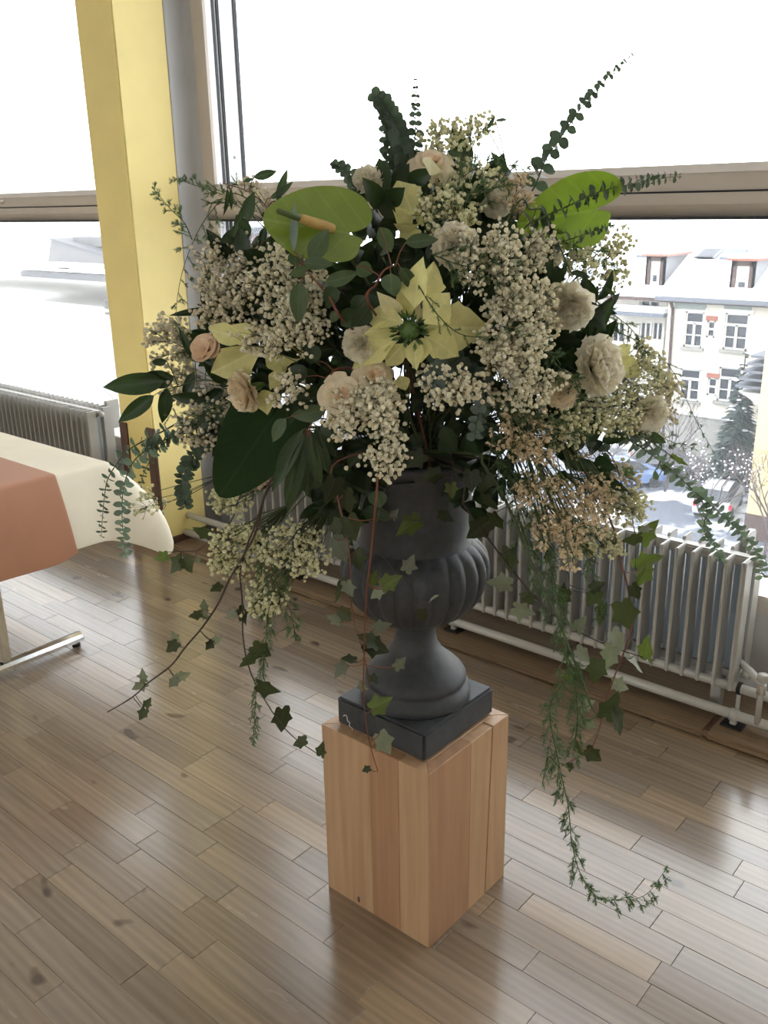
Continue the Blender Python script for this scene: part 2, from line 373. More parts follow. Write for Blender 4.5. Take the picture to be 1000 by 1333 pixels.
# window wall: three bays between yellow columns
ZS, ZT = .31, 3.12
BAYS = [(-7.5, -3.87), (-3.52, -.10), (.25, 3.3)]
wb = MB(); wall_grid(wb, X0 - .2, X1 + .2, -.2, ZC, YW, YW + .25, [(a, b, ZS, ZT) for a, b in BAYS])
struct(wb.build('wall_back', M['cove']))
def rails(mb_parent, a, b):
    def p(n, m, *bx): return MB().box(*bx).build(n, M[m], mb_parent)
    for lo, hi in ((ZS, 1.548), (1.706, ZT)):
        for s, xa in ((1, a), (-1, b)):       # stiles with the deep layered jamb
            def bxs(d0, d1, y0, y1): return (min(xa + s * d0, xa + s * d1), max(xa + s * d0, xa + s * d1), y0, y1, lo, hi)
            p('stile', 'frame', *bxs(0, .08, YW - .004, YW + .012)); p('jamb', 'alu', *bxs(0, .078, YW + .012, YW + .047))
            p('gasket', 'gasket', *bxs(0, .080, YW + .047, YW + .062)); p('gasket', 'gasket', *bxs(0, .080, YW + .074, YW + .086))
            p('jamb', 'alu', *bxs(0, .074, YW + .062, YW + .074))
            p('jamb', 'alu', *bxs(0, .082, YW + .086, YW + .165)); p('gasket', 'gasket', *bxs(0, .086, YW + .165, YW + .185))
    # transom between upper and lower pane
    MB().cbox(a, b, YW - .004, YW + .10, 1.629, 1.680, .004).build('rail', M['frame'], mb_parent)
    def wedge(n, z0, z1, ya, yb_): return MB().add([(x, y_, z) for x in (a, b) for y_, z in ((ya, z0), (yb_, z1), (YW + .1, z1), (YW + .1, z0))], [(0, 1, 2, 3), (7, 6, 5, 4), (0, 4, 5, 1), (1, 5, 6, 2), (2, 6, 7, 3), (3, 7, 4, 0)]).build(n, M['frame'], mb_parent)
    wedge('bead', 1.680, 1.706, YW - .004, YW + .022)
    p('groove', 'gasket', a, b, YW + .014, YW + .10, 1.622, 1.630)
    MB().cbox(a, b, YW - .012, YW + .10, 1.588, 1.623, .004).build('rail', M['frame'], mb_parent)
    wedge('bead', 1.553, 1.589, YW + .034, YW - .002)
    p('gasket', 'gasket', a, b, YW + .012, YW + .10, 1.544, 1.553)
    p('backing', 'frame', a, b, YW + .10, YW + .2, 1.55, 1.70)
    MB().cbox(a, b, YW - .004, YW + .19, ZS, ZS + .06, .004).build('sill_rail', M['frame'], mb_parent)
    MB().cbox(a, b, YW - .004, YW + .19, ZT - .06, ZT, .004).build('head_rail', M['frame'], mb_parent)
    for lo, hi in ((ZS + .05, 1.552), (1.70, ZT - .05)):
        MB().box(a + .07, b - .07, YW + .176, YW + .180, lo, hi).build('pane', M['glass'], mb_parent)
for i, (a, b) in enumerate(BAYS):
    wn = struct(empty('window_%d' % (i + 1), ((a + b) / 2, YW, ZS)))
    rails(wn, a, b)
    for ch in wn.children: ch.matrix_parent_inverse = wn.matrix_basis.inverted()
    k = MB().tube([(a + .0, 0, 0), (a, 0, 0)], .001)
    if i == 0:      # turn latch on the left transom
        c = onY(4, 263, YW - .02); k = MB(); k.tube([c, c + Vector((.0, -.022, 0))], .012, 12); k.tube([c + Vector((-.06, -.012, 0)), c + Vector((.012, -.012, 0))], .008, 8)
        o = k.build('latch', M['frame'], wn, True); o.matrix_parent_inverse = wn.matrix_basis.inverted()
    if i == 1:
        for (px, py) in ((306, 205),):
            c = onX(px, py, a + .082) + Vector((.0, 0, 0)); o = MB().tube([c, c + Vector((.008, 0, 0))], .008, 10).build('stud', M['alu'], wn, True); o.matrix_parent_inverse = wn.matrix_basis.inverted()
# grey coves beside the columns and the columns themselves
def column(xa, xb, name):
    c = struct(empty(name, ((xa + xb) / 2, 2.47, 0)))
    def k(o): o.matrix_parent_inverse = c.matrix_basis.inverted(); return o
    k(MB().cbox(xa, xb, 2.47, 2.735, STEP_Z * 0 , ZC, .006).build('shaft', M['yellow'], c))
    k(MB().box(xa + .02, xb - .02, 2.73, YW + .01, 0, ZC).build('web', M['cove'], c))
    for s, x in ((1, xb), (-1, xa)):
        arc = [(x - s * .002, 2.733), (x - s * .014, 2.77), (x - s * .018, 2.81), (x - s * .008, 2.842), (x + s * .030, YW + .002)]
        arc = [(x - s * .02, 2.733)] + arc; v = []; f = []
        sp = spline([(p[0], p[1], 0) for p in arc[1:]], 5)
        for p in sp: v += [(p.x, p.y, 0), (p.x, p.y, ZC)]
        for i in range(len(sp) - 1): f.append((2 * i, 2 * i + 2, 2 * i + 3, 2 * i + 1))
        o = k(MB().add(v, f).build('cove', M['cove'], c, True))
        md = o.modifiers.new('solid', 'SOLIDIFY'); md.thickness = .006; md.offset = 0
    # brown corner guards and skirting
    for x in (xb, xa):
        s = 1 if x == xb else -1
        k(MB().cbox(min(x - s * .055, x + s * .006), max(x - s * .055, x + s * .006), 2.462, 2.478, 0, .62, .003).build('corner_guard', M['guard'], c))
        k(MB().cbox(min(x - s * .004, x + s * .010), max(x - s * .004, x + s * .010), 2.465, 2.735, .0, .062, .003).build('skirting', M['guard'], c))
    k(MB().cbox(xa, xb, 2.458, 2.475, 0, .06, .003).build('skirting', M['guard'], c))
    return c
column(-3.815, -3.55, 'column')
column(-.07, .20, 'column')

# ================================================================== RADIATORS
PIT = .0517
FINM = MB().cbox(-.0055, .0055, 0, .062, 0, .432, .0025).mesh('fin', M['rad'])
GAPM = MB().box(-.0195, .0195, 0, .004, 0, .375).mesh('gap_shade_panel', M['radgap'])  # strip added to darken the gap between two fins
def radiator(xr, n, label):
    t = tag(empty('radiator', (xr, 2.60, STEP_Z)), label, 'radiator')
    z0 = .14 - STEP_Z
    for i in range(n):
        inst(FINM, 'fin', Matrix.Translation((-i * PIT, 0, z0)), t)
        inst(FINM, 'fin', Matrix.Translation((-i * PIT - .02, .103, z0 + .006)), t)
    L = -(n - 1) * PIT
    for i in range(n - 1): inst(GAPM, 'gap_shade_panel', Matrix.Translation((-(i + .5) * PIT, .068, z0 + .03)), t)
    def b(nm, *bx): return MB().cbox(*bx).build(nm, M['rad'], t)
    b('header', L - .02, .012, .062, .103, z0 + .394, z0 + .428, .006)
    b('header', L - .02, .012, .062, .103, z0 + .012, z0 + .046, .006)
    b('panel', L - .01, .006, .078, .086, z0 + .02, z0 + .42, .002) if False else None
    # end plates, header plugs, wall brackets
    b('end_plate', .004, .010, .002, .060, z0, z0 + .432, .002); b('end_plate', -.004, .006, .105, .163, z0, z0 + .44, .002)
    for z in (z0 + .411, z0 + .03):
        MB().tube([(.012, .082, z), (.034, .082, z)], .014, 12).build('plug', M['radpipe'], t, True)
    for x in (-.06, L + .2):
        b('bracket', x - .012, x + .012, .165, .245, z0 + .3, z0 + .46, .003)
        b('bracket', x - .016, x + .016, .06, .105, -.0, z0 + .02, .003)
    return t
radiator(-.822, 45, 'long white fin radiator under the window, behind the stone urn')
radiator(-4.345, 34, 'white fin radiator beyond the yellow column, behind the draped table')
# two heating pipes running along the step, with clips and valve
def pipe(z, Y, r, label):
    t = tag(empty('heating_pipe', (-.1, Y, STEP_Z)), label, 'pipe', None)
    MB().tube([(-3.45, 0, z - STEP_Z), (.0, 0, z - STEP_Z)], r, 14).build('tube', M['radpipe'], t, True)
    return t
lo = pipe(.066, 2.600, .0165, 'lower heating pipe running just above the wooden step')
up = pipe(.150, 2.622, .0155, 'upper heating pipe along the foot of the radiator')
for x in (-.795, -1.885, -2.75):
    for nm, zz, YY, rr_, par in (('clip', .066, 2.60, .021, lo),):
        MB().tube([(x + .1 - .012, 0, zz - STEP_Z), (x + .1 + .012, 0, zz - STEP_Z)], rr_, 14).build('clip', M['radpipe'], par, True)
        MB().cbox(x + .1 - .010, x + .1 + .010, -.010, .012, .004, zz - STEP_Z, .003).build('clip_post', M['radpipe'], par)
        MB().cbox(x + .1 - .034, x + .1 + .034, -.026, .026, 0.0, .006, .002).build('foot_plate', M['rubber'], par)
    MB().tube([(x + .1 - .006, 0, .150 - STEP_Z), (x + .1 + .006, 0, .150 - STEP_Z)], .021, 14).build('clip', M['rubber'], up, True)
    MB().cbox(x + .1 - .006, x + .1 + .006, -.004, .004, .05, .11, .002).build('clip_post', M['radpipe'], up)
vb = onY(985, 944, 2.585); vt = onY(989.5, 876, 2.585)
vv = tag(empty('radiator_valve', (vb.x, 2.585, .066)), 'upright radiator valve with white round cap', 'valve')
h = vt.z - .066
MB().tube([(0, .006, 0), (0, 0, h * .55), (0, 0, h * .9)], .0095, 12).build('riser', M['radpipe'], vv, True)
MB().tube([(0, 0, h * .62), (0, 0, h * .80)], .015, 8).build('union_nut', M['chrome'], vv)
MB().lathe([(0.0001, h), (.013, h), (.016, h - .004), (.016, h - .022), (.012, h - .026), (.0001, h - .026)], (0, 0), 20).build('cap', M['radpipe'], vv, True)
MB().tube([(0, 0, h * .8), (-.05, .05, h * .82), (-.11, .095, h * .84)], .012, 10).build('branch', M['radpipe'], vv, True)

# ================================================================== TABLE, CLOTH, RUNNER
TX, TY0, TY1, TZ = -2.835, .915, 1.762, .735
tb = tag(empty('folding_table', (-2.97, 1.34, 0)), 'table with chrome T-shaped legs under the cream cloth', 'table')
def k(o): o.matrix_parent_inverse = tb.matrix_basis.inverted(); return o
k(MB().cbox(-4.55, TX - .008, TY0 + .004, TY1 - .006, TZ - .028, TZ - .002, .004).build('table_top', M['tabletop'], tb))
for lx in (-2.985, -4.35):
    k(MB().cbox(lx - .022, lx + .022, 1.32, 1.36, .05, TZ - .028, .008).build('leg', M['chrome'], tb))
    # half-round foot beam
    pr = [(-.026, .022), (-.026, .036), (-.018, .048), (0, .054), (.018, .048), (.026, .036), (.026, .022)]
    v = [(lx + a, yy, z) for yy in (1.03, 1.648) for a, z in pr]; n = len(pr)
    f = [(i, (i + 1) % n, n + (i + 1) % n, n + i) for i in range(n)] + [tuple(range(n - 1, -1, -1)), tuple(range(n, 2 * n))]
    k(MB().add(v, f).build('foot_beam', M['chrome'], tb))
    for yy in (1.05, 1.625):
        k(MB().tube([(lx, yy, 0), (lx, yy, .008), (lx, yy, .024)], [.016, .016, .007], 12).build('foot_pad', M['rubber'], tb, True))
# cream cloth: top plus hanging sides; the free corner swings out into a cone
def sheet(name, grid, mat, label, cat, th=.0012):
    nr, nc = len(grid), len(grid[0]); v = [p for r_ in grid for p in r_]
    f = [(i * nc + j, i * nc + j + 1, (i + 1) * nc + j + 1, (i + 1) * nc + j) for i in range(nr - 1) for j in range(nc - 1)]
    o = MB().add(v, f).build(name, mat, None, True); md = o.modifiers.new('solid', 'SOLIDIFY'); md.thickness = th; md.offset = 1
    ss = o.modifiers.new('sub', 'SUBSURF'); ss.levels = ss.render_levels = 1
    return tag(o, label, cat)
top = []     # table rim points and their hem points, walking along the end edge, round the corner and along the back edge
rim = []; hem = []
for yy in (.95, 1.1, 1.25, 1.40, 1.52, 1.60, 1.66):
    rim.append(Vector((TX, yy, TZ))); hem.append(Vector((TX + .028 + .010 * math.sin(yy * 9), yy + .01, .447 - .012 * math.sin(yy * 7))))
for r_, h_ in (((TX, 1.71, TZ), (-2.800, 1.715, .455)), ((TX, 1.74, TZ), (-2.775, 1.79, .425)), ((TX, 1.756, TZ), (-2.752, 1.855, .385)), ((TX - .003, 1.763, TZ), (-2.738, 1.905, .350)),
               ((TX - .008, 1.767, TZ), (-2.735, 1.935, .345)), ((TX - .014, 1.768, TZ), (-2.742, 1.955, .385)), ((TX - .03, 1.768, TZ), (-2.775, 1.958, .43)), ((TX - .06, 1.768, TZ), (-2.83, 1.925, .455)), ((TX - .12, 1.768, TZ), (-2.92, 1.865, .455))):
    rim.append(Vector(r_)); hem.append(Vector(h_))
for xx in (-3.1, -3.4, -3.9, -4.5):
    rim.append(Vector((xx, 1.768, TZ))); hem.append(Vector((xx, 1.80, .45)))
grid = []
ctr = [Vector((max(p.x - .25, -4.5), min(p.y, 1.5), TZ)) for p in rim]
ctr = [Vector((-3.2 if p.x > -3.0 else p.x, min(p.y, 1.45), TZ)) for p in rim]
grid.append([Vector((-4.5, min(p.y, 1.2) , TZ)) for p in rim])
grid.append(ctr)
for a in (.75, .93): grid.append([c.lerp(r_, a) for c, r_ in zip(ctr, rim)])
grid.append([r_.lerp(c, .012) + Vector((0, 0, 0)) for c, r_ in zip(ctr, rim)])
for t_, drop in ((.03, 0), (.10, 0), (.3, 0), (.55, 0), (.8, 0), (.97, 0), (1.0, 0)):
    grid.append([r_.lerp(h_, t_) + (h_ - r_).cross(Vector((0, 0, 1))).cross(Vector((0, 0, 1))) * 0 + Vector(((h_.x - r_.x), (h_.y - r_.y), 0)) * (.9 * t_ * (1 - t_)) for r_, h_ in zip(rim, hem)])
sheet('tablecloth', grid, M['cream'], 'cream paper cloth hanging over the table with its corner swung out', 'tablecloth')
# terracotta runner lying on the cloth and falling over the table end
ys = [1.13, 1.2, 1.3, 1.4, 1.48, 1.535, 1.55]
def rp(s_, yy):
    if s_ < 1: x = -4.5 + (TX - .012 + 4.5) * s_; return Vector((x, yy, TZ + .004))
    t_ = s_ - 1; dx = .006 + .034 * t_ + .03 * t_ * (1 - t_)
    return Vector((TX + dx + .012 * math.sin(yy * 9) * t_, yy + (.022 * t_), TZ + .003 - (.292 + (.018 if 1.15 < yy < 1.52 else 0)) * t_))
grid = [[rp(s_, yy) for yy in ys] for s_ in (0, .5, .9, .985, .9999, 1.0, 1.03, 1.1, 1.3, 1.6, 1.85, 1.97, 2.0)]
sheet('table_runner', grid, M['terra'], 'terracotta runner lying along the table and hanging over its end', 'table runner')

# ================================================================== PEDESTAL AND URN
PX0, PX1, PY0, PY1, PH = -1.314, -.999, 1.293, 1.602, .462
pd = tag(empty('wooden_pedestal', ((PX0 + PX1) / 2, (PY0 + PY1) / 2, 0)), 'square beech block pedestal standing on the plank floor', 'pedestal')
def kp(o): o.matrix_parent_inverse = pd.matrix_basis.inverted(); return o
T = .03
kp(MB().box(PX0 + T, PX1 - T, PY0 + T, PY1 - T, .002, PH - T).build('core', M['ped'], pd))
def slab(name, pts, z0, z1, mat):              # prism on a plan polygon, bottom and top outlines may differ
    a, b = pts if isinstance(pts[0][0], (list, tuple)) else (pts, pts); n = len(a)
    bm = bmesh.new(); vb_ = [bm.verts.new((p[0], p[1], z0)) for p in a]; vt_ = [bm.verts.new((p[0], p[1], z1)) for p in b]
    bm.faces.new(vb_[::-1]); bm.faces.new(vt_)
    for i in range(n): bm.faces.new((vb_[i], vb_[(i + 1) % n], vt_[(i + 1) % n], vt_[i]))
    bmesh.ops.recalc_face_normals(bm, faces=bm.faces[:]); bmesh.ops.bevel(bm, geom=bm.edges[:], offset=.0012, segments=1, affect='EDGES')
    me = bpy.data.meshes.new(name); bm.to_mesh(me); bm.free(); me.materials.append(M[mat])
    o = bpy.data.objects.new(name, me); COL.objects.link(o); o.parent = pd; return kp(o)
e = .0002
W_ = PX1 - PX0; D_ = PY1 - PY0
for a, b, m in ((0, .475, 'ped'), (.475, .735, 'pedred'), (.735, 1, 'ped')):          # window-wall-parallel face towards the room
    xa, xb = PX0 + W_ * a + e, PX0 + W_ * b - e
    slab('stave', [(xa, PY0), (xb, PY0), (xb - (T if b == 1 else 0), PY0 + T), (xa + (T if a == 0 else 0), PY0 + T)], 0, PH, m)
for (a0, a1), (b0, b1), m in (((0, 0), (.50, .50), 'pedred'), ((.50, .50), (.725, .775), 'ped'), ((.735, .787), (1, 1), 'ped')):
    def pl(a, b): return [(PX1, PY0 + D_ * a + e), (PX1, PY0 + D_ * b - e), (PX1 - T, PY0 + D_ * b - (T if b == 1 else 0)), (PX1 - T, PY0 + D_ * a + (T if a == 0 else 0))]
    slab('stave', (pl(a0, b0), pl(a1, b1)), 0, PH, m)
for a, b in ((0, .4), (.4, .7), (.7, 1)):
    xa, xb = PX0 + W_ * a + e, PX0 + W_ * b - e
    slab('stave', [(xb, PY1), (xa, PY1), (xa + (T if a == 0 else 0), PY1 - T), (xb - (T if b == 1 else 0), PY1 - T)], 0, PH, 'ped')
    ya, yb = PY0 + D_ * a + e, PY0 + D_ * b - e
    slab('stave', [(PX0, ya), (PX0 + T, ya + (T if a == 0 else 0)), (PX0 + T, yb - (T if b == 1 else 0)), (PX0, yb)], 0, PH, 'ped')
slab('top_panel', [(PX0 + T + e, PY0 + T + e), (PX1 - T - e, PY0 + T + e), (PX1 - T - e, PY1 - T - e), (PX0 + T + e, PY1 - T - e)], PH - T, PH, 'ped')
c = onY(467, 1171, PY0 - .0005); kp(MB().ball(c, .006, 8, 5, (.7, .12, 1.5)).build('knot', M['guard'], pd, True))

ur = tag(empty('stone_urn', (AX.x, AX.y, PH)), 'dark grey stone urn with a gadrooned bowl on a square plinth', 'urn')
UX, UY = .1285, .132
MB().cbox(-UX, UX, -UY, UY, .0005, .070, .006).build('plinth', M['slate'], ur, True)
edged(ur.children[-1], 35)
foot = [(.0001, .068), (.122, .068), (.126, .074), (.127, .083), (.124, .094), (.117, .102), (.1135, .106), (.1135, .110), (.1165, .114), (.116, .122), (.109, .134), (.095, .148), (.078, .163), (.062, .181), (.051, .200), (.0465, .219), (.046, .236), (.050, .252), (.056, .260), (.060, .266), (.0001, .268)]
MB().lathe(foot, (0, 0), 64).build('foot', M['slate'], ur, True); edged(ur.children[-1], 50)
NR = 24
def gad(a, z):
    t_ = (z - .262) / (.455 - .262); amp = .075 * max(0, min(1, t_ * 5)) * max(0, min(1, (1 - t_) * 4.5))
    return 1 + amp * (abs(math.cos(NR * a / 2)) ** .8 - .75)
bowl = [(.058, .262), (.078, .266), (.098, .276), (.120, .292), (.138, .312), (.151, .335), (.159, .358), (.1625, .380), (.161, .400), (.156, .416), (.149, .428), (.140, .437), (.132, .443), (.126, .447)]
bowl = [(q.x, q.z) for q in spline([(a, 0, b) for a, b in bowl], 3)]
MB().lathe(bowl, (0, 0), NR * 10, gad).build('bowl', M['slate'], ur, True)
neck = [(.128, .443), (.122, .452), (.1185, .462), (.117, .475), (.1175, .50), (.120, .53), (.124, .56), (.130, .59), (.139, .612), (.150, .626), (.158, .632), (.160, .640), (.154, .647), (.138, .645), (.128, .63), (.115, .58), (.0001, .575)]
neck = [(q.x, q.z) for q in spline([(a, 0, b) for a, b in neck], 3)]
MB().lathe(neck, (0, 0), 64).build('collar', M['slate'], ur, True)
sp_ = [onY(x, y_, AX.y - UY - .0006) - Vector((AX.x, AX.y, PH)) for x, y_ in ((447, 932), (450, 931), (452, 934), (452.5, 938), (455.5, 941), (455, 945), (458.5, 948), (459, 953))]
MB().tube(spline(sp_, 4), .0012, 5).build('scuff_mark', M['scratch'], ur)

# ================================================================== THE FLOWER ARRANGEMENT
MOUTH = Vector((AX.x, AX.y, PH + .582))
Q = random.Random(21)
def SF(x, y, t=0.0):          # how far towards the camera the dome of flowers reaches there
    k = 1 - ((x - 525) / 350) ** 2 - ((y - 430) / 290) ** 2
    return -.40 * math.sqrt(max(0, k)) + t
def P3(p, t=0.0): return S(p[0], p[1], p[2] if len(p) > 2 and p[2] is not None else SF(p[0], p[1], t))
def plant(name, label, cat, group=None):
    a = Q.uniform(0, 6.28); r_ = .085 * math.sqrt(Q.random())
    return tag(empty(name, MOUTH + Vector((r_ * math.cos(a), r_ * math.sin(a), 0))), label, cat, group)
def wb_(mb, name, mat, t, smooth=False): return mb.build(name, mat, t, smooth, -t.location)
def stem_to(t, head, lift=.10, r=(.0032, .0024), mat='stem', via=None):
    f0 = t.location; mid = f0.lerp(head, .5) + Vector((0, 0, lift)) if via is None else via
    up1 = f0 + Vector(((head.x - f0.x) * .12, (head.y - f0.y) * .12, .09))
    pts = spline([f0 - Vector((0, 0, .002)), up1, mid, head], 5); n = len(pts)
    wb_(MB().tube(pts, [r[0] + (r[1] - r[0]) * i / (n - 1) for i in range(n)], 6), 'stem', M[mat], t, True)
    return pts
# ---- leaf shapes (base at origin, tip at +Y, face +Z)
def prof(pts):
    def w_(t):
        for (a, wa), (b, wb2) in zip(pts, pts[1:]):
            if t <= b: return wa + (wb2 - wa) * (t - a) / (b - a)
        return pts[-1][1]
    return w_
def leaf_mesh(name, mat, pts, nl=9, fold=.2, curl=.5, wave=0.0, side=0.0, seed=0):
    rg = random.Random(seed); w_ = prof(pts); v = []; f = []
    for i in range(nl + 1):
        t = i / nl; a = curl * t
        y, z = (math.sin(a) / curl, -(1 - math.cos(a)) / curl) if abs(curl) > 1e-3 else (t, 0)
        for u in (-1, -.5, 0, .5, 1):
            x = u * w_(t); v.append((x + side * t * t, y, z + fold * abs(x) + wave * math.sin(t * 11 + u * 2 + seed) * abs(u) * w_(t)))
    for i in range(nl):
        for j in range(4): f.append((i * 5 + j, i * 5 + j + 1, (i + 1) * 5 + j + 1, (i + 1) * 5 + j))
    return MB().add(v, f).mesh(name, M[mat], True)
OV = [(0, .02), (.08, .16), (.22, .27), (.40, .30), (.6, .26), (.8, .15), (.93, .05), (1, .0)]
LA = [(0, .015), (.1, .07), (.3, .115), (.5, .12), (.72, .09), (.9, .035), (1, 0)]
RO = [(0, .04), (.06, .22), (.2, .40), (.45, .5), (.7, .46), (.88, .28), (.96, .14), (1, .03)]
BR = [(0, .03), (.1, .12), (.24, .24), (.36, .33), (.42, .35), (.46, .28), (.55, .29), (.70, .19), (.86, .085), (1, .0)]
BR2 = [(0, .03), (.12, .15), (.3, .27), (.46, .30), (.62, .25), (.8, .13), (.92, .05), (1, .0)]
MAXW = {}
LM = {}
def kind(key, mat, pts, n=3, **kw):
    LM[key] = [leaf_mesh('leaf', mat, pts, seed=i * 7 + 1, side=kw.get('side', 0) * (i - 1), **{k_: v_ for k_, v_ in kw.items() if k_ != 'side'}) for i in range(n)]
    MAXW[key] = max(p[1] for p in pts)
kind('sage', 'sage', OV, fold=.25, curl=.5, side=.08); kind('darkov', 'dark', OV, fold=.3, curl=.6, side=.08); kind('lance', 'lance', LA, fold=.35, curl=.6, side=.08)
kind('darkla', 'dark', OV[:], fold=.3, curl=.35, side=.10); kind('euc', 'euc', RO, nl=6, fold=.25, curl=.3); kind('eucb', 'eucblue', RO, nl=6, fold=.2, curl=.25)
kind('bract', 'bract', BR, nl=12, fold=.38, curl=.6, wave=.20, side=.05); kind('bractp', 'bractpale', BR2, nl=10, fold=.25, curl=.4, wave=.1, side=.06); kind('bract2', 'bract', BR2, nl=10, fold=.42, curl=.65, wave=.2, side=.06)
kind('greyla', 'eucblue', LA, fold=.3, curl=.2, side=.05); kind('sagela', 'lance', LA, fold=.3, curl=.25, side=.2)
def ivy_mesh(mat, seed):
    rg = random.Random(seed)
    h_ = [(0, .0), (.15, -.13), (.36, -.12), (.46, .02), (.40, .17), (.63, .42), (.36, .52), (.21, .76), (0, 1.0)]
    out = [(x * rg.uniform(.85, 1.1), y) for x, y in h_] + [(-x * rg.uniform(.85, 1.1), y) for x, y in h_[-2:0:-1]]
    out = [(x, y) for x, y in out]; c = (0, .33); n = len(out)
    def z(x, y): return .22 * abs(x) - .22 * (y - .2) ** 2 + .05 * math.sin(7 * x + seed) * abs(y)
    v = [(c[0], c[1], z(*c))] + [((x + c[0]) / 2, (y + c[1]) / 2, z((x + c[0]) / 2, (y + c[1]) / 2)) for x, y in out] + [(x, y, z(x, y) + rg.uniform(-.03, .03)) for x, y in out]
    f = [(0, 1 + i, 1 + (i + 1) % n) for i in range(n)] + [(1 + i, 1 + n + i, 1 + n + (i + 1) % n, 1 + (i + 1) % n) for i in range(n)]
    return MB().add(v, f).mesh('leaf', M[mat], True)
LM['ivy'] = [ivy_mesh('ivy', i) for i in range(4)]; LM['ivyl'] = [ivy_mesh('ivylite', i + 9) for i in range(3)]; LM['ivyg'] = [ivy_mesh('ivyback', i + 20) for i in range(3)]
for k_ in ('ivy', 'ivyl', 'ivyg'): MAXW[k_] = .58
def frame(B, T, nrm):
    Y = (T - B); L = max(Y.length, 1e-4); Y = Y / L; X = Y.cross(nrm)
    X = X.normalized() if X.length > 1e-4 else Y.orthogonal().normalized(); Z = X.cross(Y)
    return X, Y, Z, L
def leaf(t, key, B, T, width, nrm, name='leaf'):
    X, Y, Z, L = frame(B, T, nrm); s = width / (2 * MAXW[key])
    mw = Matrix(((X.x * s, Y.x * L, Z.x * L * .8, B.x), (X.y * s, Y.y * L, Z.y * L * .8, B.y), (X.z * s, Y.z * L, Z.z * L * .8, B.z), (0, 0, 0, 1)))
    return inst(Q.choice(LM[key]), name, Matrix.Translation(-t.location) @ mw, t)
def jit(a): return Vector((Q.uniform(-a, a), Q.uniform(-a, a), Q.uniform(-a, a)))
def tocam(p): return (CAM - p).normalized()

# ---- anthurium: heart-shaped glossy spathe with spadix
HEART = [(0, 1.0), (14, .91), (30, .80), (50, .73), (70, .70), (90, .70), (110, .715), (128, .71), (144, .68), (158, .62), (168, .50), (175, .32), (180, .20)]
def heart_mesh(name, mat, cup, wav, foldlobe=0.0, asym=0.0):
    ang = [a for a, _ in HEART] + [360 - a for a, _ in HEART[-2:0:-1]]; rad = [r_ for _, r_ in HEART] + [r_ for _, r_ in HEART[-2:0:-1]]
    n = len(ang); v = [(0, 0, 0)]; f = []; fr = (.2, .42, .64, .84, 1.0)
    for q in fr:
        for a, r_ in zip(ang, rad):
            A_ = math.radians(a); rr_ = r_ * q; x, y = rr_ * math.sin(A_), rr_ * math.cos(A_)
            if asym and 195 < a < 300: x *= 1 - asym * .5; y *= 1 - asym if y < 0 else 1
            z = cup * rr_ * rr_ + wav * math.sin(3 * A_ + 1) * q ** 3 - .12 * max(0, y) ** 2 + .05 * abs(x) + (foldlobe * q * q if (180 < a < 260) else 0)
            v.append((x, y, z))
    for j in range(n): f.append((0, 1 + (j + 1) % n, 1 + j))
    for i in range(len(fr) - 1):
        for j in range(n): f.append((1 + i * n + j, 1 + i * n + (j + 1) % n, 1 + (i + 1) * n + (j + 1) % n, 1 + (i + 1) * n + j))
    me = MB().add(v, f).mesh(name, M[mat], True); return me
def anthurium(label, att, tip, widen, nrm, mat, spad=None, nm='anthurium', cat='flower', part='spathe', lift=.08, cup=.12, fold_=0.0):
    t = plant(nm, label, cat); B, T = P3(att), P3(tip); X, Y, Z, L = frame(B, T, nrm)
    s = L * widen; mw = Matrix(((X.x * s, Y.x * L, Z.x * L, B.x), (X.y * s, Y.y * L, Z.y * L, B.y), (X.z * s, Y.z * L, Z.z * L, B.z), (0, 0, 0, 1)))
    o = inst(heart_mesh(part, mat, cup, .035, fold_, .35 if spad else (.3 if nm == 'anthurium' else 0)), part, Matrix.Translation(-t.location) @ mw, t)
    md = o.modifiers.new('sub', 'SUBSURF'); md.levels = md.render_levels = 1
    stem_to(t, B - Z * .004, lift)
    if spad:
        a = B + Z * .006; b = P3(spad); m_ = a.lerp(b, .55); n_ = a.lerp(b, .62)
        wb_(MB().tube([a, a.lerp(m_, .3), m_, n_], [.0075, .0085, .0072, .0055], 12), 'spadix', M['spadix'], t, True)
        wb_(MB().tube([m_, m_.lerp(b, .5), b.lerp(m_, .05), b], [.0058, .0052, .004, .001], 12), 'spadix_tip', M['spadixtip'], t, True)
    return t
c0 = P3((425, 301, -.38))
anthurium('large glossy green anthurium with ochre spadix beside the cream gypsophila', (432, 300, -.36), (337, 286, -.40), .86, (tocam(c0) + Vector((0, 0, .45)) + RT * .05).normalized(), 'spathe1', (360, 274, -.43), fold_=.03)
c0 = P3((755, 278, -.02))
anthurium('bright backlit green anthurium against the window transom', (757, 276, -.12), (668, 292, -.15), .80, (tocam(c0) + Vector((0, 0, -.25)) + RT * .35).normalized(), 'spathe', None, lift=.14)
c0 = P3((340, 570, -.2))
anthurium('broad dark heart-shaped leaf hanging over the urn side by the yellow column', (346, 556, -.20), (284, 650, -.22), .66, (tocam(c0) + Vector((0, 0, .35))).normalized(), 'arum', None, 'arum_leaf', 'leaf', 'blade', .05)

